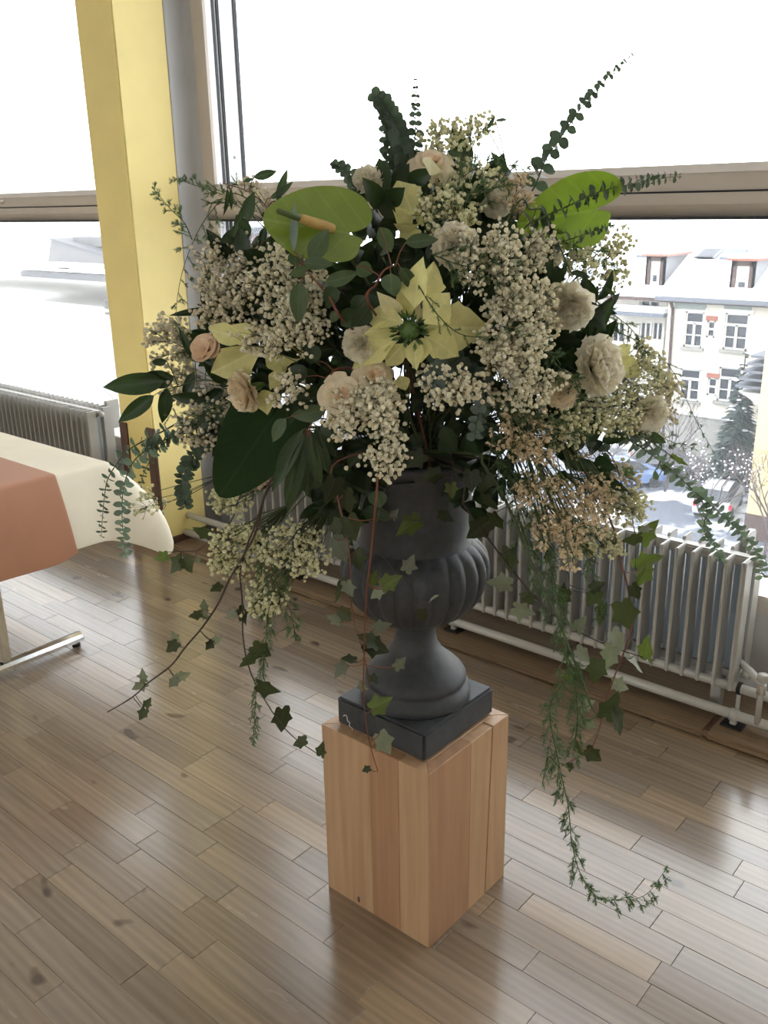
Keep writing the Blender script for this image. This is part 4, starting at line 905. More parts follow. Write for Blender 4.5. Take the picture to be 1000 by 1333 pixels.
FILL = [(a, b, None) for a, b in FILL] + [(a, b, .03) for a, b in DEEP] + [(534, 432, -.28), (345, 468, -.15)]
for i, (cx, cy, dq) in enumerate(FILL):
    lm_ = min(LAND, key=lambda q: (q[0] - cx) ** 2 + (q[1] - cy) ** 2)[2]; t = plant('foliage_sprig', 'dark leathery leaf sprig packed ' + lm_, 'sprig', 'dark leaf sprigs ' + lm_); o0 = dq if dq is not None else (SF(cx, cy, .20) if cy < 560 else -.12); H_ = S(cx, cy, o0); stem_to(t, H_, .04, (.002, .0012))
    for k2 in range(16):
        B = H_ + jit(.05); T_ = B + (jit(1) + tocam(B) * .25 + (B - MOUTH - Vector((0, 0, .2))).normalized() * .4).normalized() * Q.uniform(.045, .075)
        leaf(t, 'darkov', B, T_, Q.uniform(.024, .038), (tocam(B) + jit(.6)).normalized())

# ---- asparagus fern
def fern(label, pts, fl=.05, dens=.016, droop=.3, nl=.0095, r=.0011, root=True, spread=1.0, two=False):
    t = plant('asparagus_fern', label, 'fern'); P = [P3(p) for p in pts]; sp = spline(P, 10); f0 = t.location
    al = (spline([f0, f0.lerp(P[0], .5) + Vector((0, 0, .09)), P[0]], 5)[:-1] if root else []) + sp; n = len(al)
    wb_(MB().tube(al, [r * (1.2 - .8 * i / n) for i in range(n)], 5), 'stem', M['stem'], t, True)
    nd = MB(); d = 0; L = 0
    def needles(a, b, w0):
        D_ = (b - a); ln = D_.length; D_.normalize(); k3 = max(2, int(ln / .0014))
        nd.tube([a, b], [.0004, .00015], 3, False)
        for i in range(k3):
            q = (i + .5) / k3; p = a.lerp(b, q); ll = nl * (1 - .65 * q) * Q.uniform(.8, 1.15)
            for s in range(2):
                o = (D_.orthogonal().normalized() if s else D_.cross(D_.orthogonal()).normalized()); o = (Matrix.Rotation(Q.uniform(0, 6.28), 3, D_) @ o)
                e_ = p + (o * .8 + D_ * .75).normalized() * ll; wv = o.cross(D_) * .0008
                nd.add([p + wv, p - wv, e_], [(0, 1, 2)])
    acc = 0
    for i in range(len(sp) - 1):
        T_ = (sp[i + 1] - sp[i]); seg = T_.length; acc += seg; q = i / len(sp)
        while acc > dens:
            acc -= dens; T_n = T_.normalized(); o = Matrix.Rotation(Q.uniform(0, 6.28), 3, T_n) @ T_n.orthogonal().normalized()
            D_ = (o * spread + T_n * .75 + Vector((0, 0, -droop))).normalized(); ln = fl * (1 - .55 * q) * Q.uniform(.6, 1.15); p = sp[i]
            m_ = p + D_ * ln * .55; e_ = p + D_ * ln + Vector((0, 0, -droop * ln * .35)); needles(p, m_, 0); needles(m_, e_, 0)
            if two:
                for s in (1, -1):
                    w_ = D_.cross(o + jit(.3)).normalized() * s; needles(m_, m_ + (w_ + D_).normalized() * ln * .45, 0)
    needles(sp[-2], sp[-1] + (sp[-1] - sp[-2]) * .5, 0)
    wb_(nd, 'needles', M['fern'], t)['kind'] = 'stuff'; return t
fern('asparagus fern arching up before the yellow column and grey cove', [(330, 262, -.10), (300, 252, -.09), (275, 275, -.08), (256, 305, -.08), (240, 345, -.08), (232, 380, -.08), (229, 408, -.08)], .055, .022, .0, two=True)
fern('asparagus fern tip pointing at the yellow column top', [(310, 262, -.09), (275, 248, -.08), (250, 240, -.08), (226, 231, -.08)], .032, .008, .1, two=True)
fern('feathery fern side frond crossing the column edge', [(250, 312, -.08), (240, 290, -.08), (222, 272, -.08), (199, 245, -.08)], .032, .008, .0, root=False, two=True)
fern('asparagus fern spray over the top of the upright poinsettia', [(600, 290, -.22), (590, 255, -.20), (610, 225, -.17), (650, 215, -.14), (690, 220, -.12)], .06, .010, .1, two=True)
fern('asparagus fern spray above the shaggy white carnation', [(560, 300, -.25), (580, 262, -.24), (620, 250, -.22), (670, 240, -.18)], .055, .011, .2, two=True)
fern('asparagus fern strand winding over the central poinsettia', [(545, 372, -.42), (570, 410, -.43), (600, 435, -.43), (640, 438, -.42), (680, 425, -.40)], .035, .018, .2)
fern('asparagus fern mat between the gypsophila and the poinsettia', [(560, 330, -.36), (600, 345, -.36), (640, 350, -.35), (680, 345, -.32)], .06, .009, .3, two=True)
fern('asparagus fern mat below the half hidden rose', [(640, 420, -.32), (690, 440, -.32), (730, 480, -.28), (760, 520, -.24)], .06, .009, .3, two=True)
fern('asparagus fern mat beside the urn mouth', [(640, 490, -.28), (680, 530, -.28), (720, 560, -.26), (760, 570, -.22)], .06, .009, .3, two=True)
fern('asparagus fern spray falling before the snowy house facade', [(760, 380, -.08), (800, 410, -.04), (825, 432, -.02), (842, 460, 0), (855, 490, .0)], .05, .011, .5, two=True)
fern('loose asparagus fern strand outside the gypsophila, before the facade windows', [(800, 430, -.02), (850, 455, 0), (880, 490, .02), (905, 545, .02), (930, 590, .02)], .035, .030, .3)
fern('asparagus fern spray at the foot of the backlit anthurium', [(690, 320, -.14), (730, 315, -.12), (765, 325, -.10), (800, 345, -.06)], .05, .011, .3, two=True)
fern('asparagus fern spray under the drooping carnation', [(780, 540, -.10), (820, 560, -.08), (860, 570, -.06), (905, 585, -.04)], .045, .012, .3, two=True)
fern('asparagus fern hanging beside the urn bowl over the radiator', [(640, 560, -.24), (665, 630, -.24), (680, 690, -.24), (700, 750, -.24), (715, 800, -.24)], .06, .010, .6, two=True)
fern('asparagus fern hanging between ivy stems before the radiator', [(700, 600, -.18), (740, 680, -.18), (770, 740, -.18), (780, 800, -.18)], .055, .013, .6, two=True)
fern('asparagus fern hanging low over the floor beside the pedestal, tip curled up', [(690, 640, -.28), (722, 760, -.32), (738, 870, -.36), (716, 920, -.40), (728, 995, -.44), (740, 1050, -.47), (745, 1100, -.50), (757, 1140, -.52), (775, 1165, -.53), (800, 1172, -.53), (840, 1165, -.53), (868, 1130, -.53)], .048, .010, .9, .010, two=True)
fern('asparagus fern tuft hanging beneath the ivy over the plank floor', [(735, 840, -.34), (748, 890, -.36), (752, 940, -.38), (746, 985, -.40)], .060, .008, .9, .009, root=False, two=True)
fern('short asparagus fern tail ending by the pedestal corner', [(729, 1000, -.44), (715, 985, -.44), (710, 1000, -.44), (706, 1022, -.44)], .035, .012, .9, root=False)
fern('asparagus fern tail hanging from the greenish gypsophila by the pipes', [(345, 700, -.20), (360, 760, -.22), (378, 795, -.22), (385, 830, -.22)], .055, .010, .7, two=True)
fern('thin asparagus fern tail hanging behind the ivy over the plank floor', [(350, 760, -.22), (345, 850, -.24), (334, 900, -.25), (330, 968, -.26)], .036, .008, 1.0, .009, two=True)
fern('asparagus fern spray in front of the dark heart-shaped leaf', [(300, 520, -.2), (270, 540, -.16), (245, 545, -.12), (215, 540, -.10)], .045, .013, .3)

# ---- trailing ivy
def ivy(label, stem, leaves, r=.0020, mat='stembrown', root=None, twig=()):
    t = plant('ivy_vine', label, 'ivy'); P = [P3(p) for p in stem]; f0 = t.location
    al = spline(P, 8)
    if root is not None:
        rt = [P3(p) for p in root]; al = spline([f0, f0 + Vector((0, 0, .07))] + rt + [P[0]], 6)[:-1] + al
    n = len(al); wb_(MB().tube(al, [r * (1.15 - .65 * i / n) for i in range(n)], 6), 'stem', M[mat], t, True)
    sp = spline(P, 8)
    for cx, cy, ang, sz, key in leaves:
        # depth of the nearest stretch of stem in the picture
        def pix(p): d = p - CAM; z = d.dot(FW); return 500 + F_PX * d.dot(RT) / z, 666.5 - F_PX * d.dot(UP) / z
        best = min(sp, key=lambda p: (pix(p)[0] - cx) ** 2 + (pix(p)[1] - cy) ** 2); o1 = best.dot(FH) - DAX + Q.uniform(-.015, .02)
        a = math.radians(ang); dx, dy = math.cos(a) * sz / 2, -math.sin(a) * sz / 2
        B = S(cx - dx, cy - dy, o1); T_ = S(cx + dx, cy + dy, o1 + Q.uniform(-.01, .01)); leaf(t, key, B, T_, sz * mpx(o1) * 1.02, (tocam(B) + jit(.75)).normalized())
        att = min(sp, key=lambda p: (p - B).length)
        if (att - B).length > .003: wb_(MB().tube(spline([att, att.lerp(B, .5) + Vector((0, 0, -.004)), B], 4), [.0009] * 9, 4, False), 'petiole', M[mat], t, True)
    return t
ivy('bare-tipped ivy vine reaching out over the plank floor towards the table', [(298, 755, -.22), (284, 786, -.24), (263, 817, -.26), (241, 843, -.28), (222, 867, -.30), (194, 888, -.32), (173, 907, -.33), (140, 927, -.34)],
    [(280, 766, 220, 17, 'ivy'), (266, 787, 100, 15, 'ivyg'), (253, 801, 200, 17, 'ivy'), (268, 802, -30, 13, 'ivyg'), (226, 828, 110, 15, 'ivyg'), (223, 843, 220, 20, 'ivy'), (272, 841, 235, 15, 'ivy'), (284, 832, 20, 13, 'ivyg'), (186, 878, 100, 16, 'ivyg'), (180, 894, 210, 20, 'ivyg'), (225, 889, 230, 17, 'ivyg'), (240, 879, 20, 17, 'ivyg'), (193, 914, 60, 14, 'ivy'), (185, 931, 240, 17, 'ivy')], .0024, root=[(380, 600, -.24), (330, 700, -.22)])
ivy('ivy vine trailing down to the pedestal edge with dark single leaves', [(312, 745, -.20), (316, 790, -.21), (316, 823, -.22), (321, 857, -.24), (332, 888, -.25), (359, 933, -.28), (383, 960, -.29), (413, 981, -.30)],
    [(317, 804, -60, 24, 'ivy'), (300, 801, 220, 14, 'ivyg'), (321, 861, 230, 26, 'ivy'), (342, 848, -30, 28, 'ivy'), (351, 897, -20, 32, 'ivy'), (367, 939, -90, 32, 'ivy'), (389, 967, 200, 20, 'ivy'), (419, 974, 80, 18, 'ivy')], .0020, root=[(380, 610, -.22), (330, 690, -.20)])
ivy('short ivy shoot at the foot of the yellow column', [(275, 700, -.10), (258, 716, -.10), (235, 718, -.10), (207, 719, -.10)], [(229, 737, 230, 26, 'ivy'), (245, 737, -60, 22, 'ivy'), (209, 726, 200, 18, 'ivyl'), (258, 730, -60, 10, 'ivyg'), (262, 692, 160, 26, 'ivy')], .0013, root=[(350, 600, -.16), (300, 680, -.12)])
ivy('long ivy vine falling straight down the urn front to the pedestal', [(489, 657, -.38), (482, 729, -.36), (476, 792, -.34), (474, 858, -.32), (473, 900, -.30), (477, 945, -.29), (485, 981, -.285), (492, 1004, -.28)],
    [(487, 750, 60, 20, 'ivyl'), (511, 756, 30, 28, 'ivyl'), (490, 773, 215, 22, 'ivyg'), (478, 832, 150, 28, 'ivy'), (492, 843, -20, 34, 'ivy'), (453, 858, 170, 20, 'ivy'), (442, 874, 230, 24, 'ivyg'), (522, 862, 40, 20, 'ivyg'), (499, 815, 20, 24, 'ivyg'), (498, 915, 30, 30, 'ivyl'), (502, 970, -60, 32, 'ivyg'), (471, 891, 120, 15, 'ivyg'), (459, 690, -70, 34, 'ivy'), (492, 651, -80, 26, 'sage'), (476, 1002, 200, 12, 'ivy')], .0019, 'stemred', root=[(500, 600, -.34)])
ivy('ivy vine beside the urn bowl with large drooping leaves', [(440, 650, -.30), (452, 700, -.31), (456, 735, -.31), (459, 798, -.30), (474, 852, -.30), (482, 892, -.29)],
    [(444, 717, -60, 36, 'ivyg'), (466, 730, -80, 28, 'ivy'), (441, 772, -100, 32, 'ivy'), (455, 768, -70, 22, 'ivyg'), (451, 802, -40, 22, 'ivy'), (433, 805, 150, 20, 'ivyg'), (430, 640, -110, 36, 'ivy'), (452, 655, -80, 34, 'ivy'), (437, 686, 200, 26, 'ivy'), (488, 885, -60, 14, 'ivy')], .0017, 'stemred', root=[(440, 600, -.28)])
ivy('thin ivy shoot crossing the urn collar and gadroons', [(500, 640, -.33), (487, 705, -.34), (505, 732, -.335), (523, 753, -.33), (549, 783, -.32), (552, 798, -.32)], [(529, 687, -150, 36, 'ivyl'), (534, 732, 60, 24, 'ivyg'), (549, 803, -90, 18, 'ivy'), (566, 778, 40, 14, 'ivyg'), (515, 668, 60, 14, 'ivyg')], .0010, root=[(520, 600, -.30)])
ivy('ivy shoot against the urn shoulder with a yellowed leaf', [(590, 610, -.24), (586, 640, -.25), (582, 668, -.25)], [(588, 640, -80, 20, 'ivyl'), (614, 628, -90, 28, 'ivy'), (582, 674, -20, 22, 'ivy'), (560, 620, 200, 26, 'ivy'), (540, 600, 220, 28, 'ivy')], .0010, root=[(585, 590, -.22)])
ivy('long ivy vine sweeping across the radiator to a grey leaf cluster', [(603, 656, -.24), (631, 695, -.25), (670, 746, -.26), (712, 793, -.27), (757, 824, -.27), (802, 844, -.27), (852, 860, -.27)],
    [(621, 691, 220, 36, 'ivy'), (664, 732, -90, 34, 'ivy'), (648, 759, 170, 32, 'ivyg'), (685, 777, 160, 22, 'ivy'), (684, 796, -20, 30, 'ivyg'), (757, 811, 60, 22, 'ivyg'), (804, 836, -60, 30, 'ivyg'), (842, 842, 90, 30, 'ivyl'), (793, 858, -110, 32, 'ivyg'), (828, 866, -40, 28, 'ivyg')], .0021, 'stembrown', root=[(600, 610, -.22)])
ivy('thick green ivy stem falling beside the urn to the lower leaf cluster', [(628, 603, -.22), (653, 642, -.24), (670, 678, -.26), (692, 734, -.29), (720, 790, -.32), (740, 841, -.34), (760, 891, -.36), (768, 915, -.37), (778, 932, -.37)],
    [(733, 779, 250, 24, 'ivy'), (734, 764, 90, 14, 'ivy'), (760, 854, -40, 24, 'ivyg'), (776, 876, -100, 32, 'ivy'), (765, 916, 20, 24, 'ivyg'), (767, 943, -30, 24, 'ivyg'), (797, 917, 60, 36, 'ivy'), (805, 941, -70, 38, 'ivy'), (740, 880, 180, 24, 'ivyl'), (630, 632, -100, 28, 'ivy'), (640, 655, -60, 26, 'ivy')], .0032, 'stem', root=[(615, 590, -.2)])
ivy('slender ivy stem hanging before the radiator fins', [(667, 634, -.18), (698, 684, -.19), (732, 726, -.20), (741, 757, -.20), (737, 796, -.20)], [(737, 720, -90, 30, 'ivyg'), (771, 780, 230, 26, 'ivy'), (779, 762, 30, 20, 'ivy'), (713, 722, 90, 16, 'ivy'), (648, 680, -60, 26, 'ivy')], .0012, root=[(640, 600, -.18)])
ivy('ivy vine with fresh green leaves before the radiator top, curling under the pedestal height', [(800, 690, -.14), (806, 723, -.16), (818, 768, -.18), (823, 807, -.20), (816, 838, -.22), (807, 863, -.24), (793, 900, -.27), (777, 958, -.31), (765, 978, -.32), (731, 997, -.34)],
    [(782, 801, 250, 30, 'ivy'), (816, 804, -70, 40, 'ivy'), (835, 754, -120, 30, 'ivyl'), (828, 772, -60, 22, 'ivy'), (809, 893, -20, 24, 'ivyg'), (754, 973, 120, 20, 'ivy'), (774, 984, -40, 26, 'ivy'), (742, 1000, -90, 12, 'ivy')], .0022, 'stemred', root=[(720, 580, -.14), (780, 650, -.13)])
ivy('ivy tip with two bright leaves in front of the radiator top', [(826, 690, -.08), (828, 704, -.10), (827, 740, -.11)], [(846, 690, 60, 36, 'ivyl'), (821, 702, 200, 26, 'ivy'), (846, 730, 30, 38, 'ivyl'), (838, 690, 200, 16, 'ivyg')], .0015, root=[(760, 570, -.12), (815, 650, -.08)])

# ================================================================== OUTSIDE THE WINDOWS
GZ = -13.0
def snowmat():
    m, nt, b = newmat('snow_and_wet_asphalt')
    f = noise(nt, objco(nt), .22, 5, .6)
    lk(nt, ramp(nt, f, [(.50, (.075, .085, .11)), (.57, (.50, .52, .56))]), b.inputs['Base Color']); b.inputs['Roughness'].default_value = .6; return m
M['snowroad'] = snowmat()
M['snow'] = simple('fresh_snow', (.66, .68, .72), .8, var=.02)
M['facade'] = simple('cream_render', (.50, .47, .41), .85, var=.03, nscale=1.5)
M['plinthst'] = simple('grey_stone_base', (.24, .235, .22), .9, var=.06, nscale=2)
M['frieze'] = simple('green_grey_frieze', (.20, .23, .215), .85)
M['winwhite'] = simple('white_window_paint', (.50, .50, .49), .6)
M['dkglass'] = simple('dark_window_glass', (.02, .025, .035), .25)
M['brownwood'] = simple('dark_brown_timber', (.06, .035, .028), .7)
M['redbrick'] = simple('red_brick_arch', (.27, .10, .07), .8)
M['zinc'] = simple('grey_zinc', (.11, .12, .145), .6)
M['palegrey'] = simple('pale_grey_metal_wall', (.20, .205, .22), .7)
M['pinkwall'] = simple('dusky_pink_render', (.27, .215, .225), .8)
M['extyellow'] = simple('yellow_render', (.50, .41, .20), .85, var=.02)
M['carwhite'] = simple('white_car_paint', (.40, .41, .43), .25, coat=.5, var=.01)
M['carblue'] = simple('blue_car_paint', (.10, .16, .32), .25, coat=.5, var=.01)
M['cardark'] = simple('black_car_paint', (.03, .03, .04), .25, coat=.5, var=.01)
M['redlamp'] = simple('red_tail_lamp', (.55, .03, .04), .3)
M['bark'] = simple('bare_bark', (.06, .042, .042), .8)
M['palebark'] = simple('pale_twig', (.14, .125, .12), .8)
M['needle'] = petalmat('spruce_needle', (.018, .035, .028), (.05, .07, .06), .1, True)
struct(MB().box(-140, 60, 4.2, 160, GZ - 1, GZ).build('ground', M['snowroad']))
# --- house across the street
YF = 50.0
hs = tag(empty('house', (-20, YF, GZ)), 'cream townhouse with snowy roof and two dormers across the street', 'building')
def kh(o, t=None): o.matrix_parent_inverse = (t or hs).matrix_basis.inverted(); return o
ze = onY(853, 384, YF).z; xl = onY(866, 450, YF).x; xr = xl + 26
def rect(a, b, c, d, Y=YF): p, q = onY(a, b, Y), onY(c, d, Y); return min(p.x, q.x), max(p.x, q.x), min(p.z, q.z), max(p.z, q.z)
big = [rect(893, 405, 913, 453), rect(945, 407, 971, 457), rect(886, 479, 909, 523), rect(937, 477, 962, 525)]
sml = [rect(921, 417, 930, 440), rect(922, 491, 932, 516)]
# repeat the rhythm beyond the frame so that the row of windows goes on
sp4 = big[1][0] - big[0][0]
big += [(a + 2 * sp4 * 1.05, b + 2 * sp4 * 1.05, c, d) for a, b, c, d in big]
wl = MB(); wall_grid(wl, xl, xr, GZ, ze, YF, YF + .4, big + sml); kh(wl.build('wall', M['facade'], hs))
kh(MB().box(xl + .2, xr - .2, YF + .4, YF + 11, GZ, ze).build('core', M['facade'], hs))
def hwin(r_, small=False):
    a, b, c, d = r_
    f = kh(MB().box(a, a + .10, YF + .06, YF + .2, c, d).box(b - .10, b, YF + .06, YF + .2, c, d).box(a, b, YF + .06, YF + .2, c, c + .10).box(a, b, YF + .06, YF + .2, d - .10, d).build('window', M['winwhite'], hs))
    def s(n, m, *bx): return MB().box(*bx).build(n, M[m], f)
    zt = d - (d - c) * .32
    if not small:
        s('transom', 'winwhite', a, b, YF + .05, YF + .18, zt - .07, zt + .07); s('mullion', 'winwhite', (a + b) / 2 - .07, (a + b) / 2 + .07, YF + .05, YF + .18, c, zt)
        zm = (c + zt) / 2; s('glazing_bar', 'winwhite', a, b, YF + .08, YF + .18, zm - .03, zm + .03)
        s('sill', 'plinthst', a - .15, b + .15, YF - .18, YF + .1, c - .16, c)
        s('surround', 'winwhite', a - .22, b + .22, YF - .05, YF + .04, d, d + .22)
    else:
        s('arch', 'redbrick', a - .08, b + .08, YF - .05, YF + .03, d, d + .25); s('transom', 'winwhite', a, b, YF + .05, YF + .18, (c + d) / 2 - .05, (c + d) / 2 + .05)
    s('pane', 'dkglass', a, b, YF + .17, YF + .19, c, d)
for r_ in big: hwin(r_)
for r_ in sml: hwin(r_, True)
for (a, b) in ((880, 941), (944, 1000)):
    x0, x1, z0, z1 = rect(a, 392, b - 22, 404); kh(MB().box(x0, x1, YF - .06, YF + .02, z0, z1).build('frieze', M['frieze'], hs))
zpl = onY(900, 540, YF).z
kh(MB().box(xl - .05, xr, YF - .15, YF + .05, GZ, zpl).build('base_course', M['plinthst'], hs)); kh(MB().box(xl - .1, xr, YF - .22, YF + .05, zpl, zpl + .2).build('string_course', M['winwhite'], hs))
RIDGE_Y, RIDGE_Z = YF + 6.5, onY(1000, 296, YF + 6.5).z
sl = (RIDGE_Z - ze) / (RIDGE_Y - YF + .7)
def zr(Y): return ze + (Y - YF + .7) * sl
xe = onY(853, 384, YF - .7).x
rf = kh(MB().add([(xe, YF - .7, ze), (xr, YF - .7, ze), (xr, RIDGE_Y, RIDGE_Z), (xe + 2.2, RIDGE_Y, RIDGE_Z), (xe, YF - .7, ze + .25), (xr, YF - .7, ze + .25), (xr, RIDGE_Y, RIDGE_Z + .25), (xe + 2.2, RIDGE_Y, RIDGE_Z + .25), (xe, RIDGE_Y + 5, ze), (xr, RIDGE_Y + 5, ze)],
    [(0, 1, 2, 3), (4, 7, 6, 5), (0, 4, 5, 1), (0, 3, 7, 4), (3, 2, 6, 7), (7, 8, 9, 6)]).build('roof', M['snow'], hs))
kh(MB().box(xe, xr, YF - .72, YF - .5, ze - .22, ze + .03).build('gutter', M['zinc'], hs)); kh(MB().box(xe + .1, xr, YF - .55, YF + .02, ze - .30, ze - .12).build('eave_board', M['brownwood'], hs))
dp = [onY(871, 388, YF - .5), onY(874, 396, YF - .2), onY(876, 402, YF - .12), onY(872, 465, YF - .12)]; dp.append(Vector((dp[-1].x, YF - .12, GZ)))
kh(MB().tube(dp, .09, 8).build('downpipe', M['brownwood'], hs, True))
for (a, b, c, d) in ((842, 333, 864, 365), (953, 339, 980, 376)):      # dormers
    Yd = min((YF + .02 * q for q in range(250)), key=lambda Y_: abs(onY(a, d, Y_).z - zr(Y_) - .25)); x0, x1, z0, z1 = rect(a, b, c, d, Yd); z0 = zr(Yd)
    dm = kh(MB().box(x0, x0 + .28, Yd, Yd + .2, z0, z1).box(x1 - .28, x1, Yd, Yd + .2, z0, z1).box(x0, x1, Yd, Yd + .2, z1 - .28, z1).build('dormer', M['brownwood'], hs))
    def s(n, m, *bx): return MB().box(*bx).build(n, M[m], dm)
    s('pane', 'winwhite', x0 + .28, x1 - .28, Yd + .08, Yd + .12, z0, z1 - .28); s('lower_pane', 'dkglass', x0 + .45, x1 - .45, Yd + .05, Yd + .10, z0 + .2, z0 + .55)
    yb = Yd + (z1 - z0) / sl
    for xx in (x0, x1 - .1): (MB().add([(xx, Yd, z0), (xx, Yd, z1), (xx, yb, z1), (xx + .1, Yd, z0), (xx + .1, Yd, z1), (xx + .1, yb, z1)], [(0, 1, 2), (3, 5, 4), (0, 3, 4, 1), (1, 4, 5, 2), (0, 2, 5, 3)]).build('cheek', M['palegrey'], dm))
    s('dormer_roof', 'redbrick', x0 - .2, x1 + .2, Yd - .2, yb, z1, z1 + .12); s('roof_snow', 'snow', x0 - .2, x1 + .2, Yd - .15, yb, z1 + .12, z1 + .3)
for (a, b) in ((828, 340), (906, 341), (936, 343), (902, 352)):        # roof lights
    Yd = YF + 2.6; p = onY(a, b, Yd); z = zr(Yd) + .27
    kh(MB().add([(p.x, Yd, z), (p.x + 1.1, Yd, z), (p.x + 1.25, Yd + .9, z + .9 * sl), (p.x + .15, Yd + .9, z + .9 * sl), (p.x, Yd, z + .12), (p.x + 1.1, Yd, z + .12), (p.x + 1.25, Yd + .9, z + .9 * sl + .12), (p.x + .15, Yd + .9, z + .9 * sl + .12)], [(4, 5, 6, 7), (0, 1, 5, 4), (1, 2, 6, 5), (3, 0, 4, 7), (2, 3, 7, 6)]).build('skylight', M['zinc'], hs))
# --- lower wing beside it
Y2 = YF + 2.5; w2 = tag(empty('house_wing', (onY(810, 450, Y2).x, Y2, GZ)), 'low cream house wing set back beside the dormered townhouse', 'building')
x0, x1, _, z1 = rect(700, 380, 869, 382, Y2)
ww = [rect(797, 420, 812, 445, Y2), rect(833, 420, 846, 442, Y2), rect(849, 420, 862, 442, Y2), rect(833, 392, 858, 402, Y2), rect(770, 420, 785, 445, Y2)]
wl = MB(); wall_grid(wl, x0, x1, GZ, z1, Y2, Y2 + .4, ww); kh(wl.build('wall', M['facade'], w2), w2); kh(MB().box(x0, x1, Y2 + .4, Y2 + 8, GZ, z1).build('core', M['facade'], w2), w2)
for a, b, c, d in ww:
    f = kh(MB().box(a, a + .1, Y2 + .1, Y2 + .25, c, d).box(b - .1, b, Y2 + .1, Y2 + .25, c, d).box((a + b) / 2 - .05, (a + b) / 2 + .05, Y2 + .1, Y2 + .25, c, d).build('window', M['winwhite'], w2), w2); MB().box(a, b, Y2 + .22, Y2 + .24, c, d).build('pane', M['dkglass'], f)
za = onY(830, 408, Y2 - 1).z; xa, xb = onY(795, 408, Y2 - 1).x, onY(868, 408, Y2 - 1).x
kh(MB().box(xa, xb, Y2 - 1.4, Y2, za - .12, za + .12).build('canopy', M['zinc'], w2), w2); kh(MB().box(xa, xb, Y2 - 1.35, Y2, za + .12, za + .4).build('canopy_snow', M['snow'], w2), w2)
kh(MB().add([(x0, Y2 - .6, z1), (x1 + .3, Y2 - .6, z1), (x1 + .3, Y2 + 6, z1 + 3.0), (x0, Y2 + 6, z1 + 3.0), (x0, Y2 - .6, z1 - .25), (x1 + .3, Y2 - .6, z1 - .25)], [(0, 1, 2, 3), (4, 5, 1, 0), (1, 5, 2), (4, 0, 3)]).build('roof', M['snow'], w2), w2)
kh(MB().box(x0, x1 + .3, Y2 - .62, Y2 + .02, z1 - .42, z1 - .22).build('eave_board', M['brownwood'], w2), w2)
# --- yellow block at the frame edge
c = onZ(968, 700, GZ)
yb_ = tag(empty('yellow_building', (c.x + 6, c.y, GZ)), 'tall plain yellow rendered building beside the snowy street', 'building')
kh(MB().box(c.x, c.x + 14, c.y, c.y + 4.5, GZ + 1.2, 9).build('wall', M['extyellow'], yb_), yb_); kh(MB().box(c.x - .03, c.x + 14.03, c.y - .03, c.y + 4.5, GZ, GZ + 1.2).build('base_course', M['brownwood'], yb_), yb_)
kh(MB().box(c.x - .3, c.x + 14.3, c.y - .3, c.y + 4.8, 9, 9.4).build('roof', M['snow'], yb_), yb_)
# --- slatted entrance canopy in front of the townhouse
p0, p1 = onY(963, 486, 46), onY(992, 470, 46)
cp = tag(empty('entrance_canopy', (p0.x, 46, GZ)), 'grey slatted entrance canopy with white side in front of the townhouse', 'canopy')
for i in range(5):
    z = p0.z + .9 - i * .38; kh(MB().box(p0.x + .25 * (4 - i) * .6, p0.x + 4, 45.6 - i * .02, 47.5, z, z + .12).build('slat', M['zinc'], cp), cp)
kh(MB().add([(p0.x, 46, p0.z - .9), (p0.x + 4, 46, p0.z - .9), (p0.x + 4, 46, p0.z - 2.9), (p0.x, 48, p0.z - .9), (p0.x + 4, 48, p0.z - .9), (p0.x + 4, 48, p0.z - 2.9)], [(0, 1, 2), (3, 5, 4), (0, 3, 4, 1), (0, 2, 5, 3), (1, 4, 5, 2)]).build('side_panel', M['winwhite'], cp), cp)
kh(MB().box(p0.x + 3.8, p0.x + 4, 46, 46.2, GZ, p0.z + 1).build('post', M['zinc'], cp), cp)
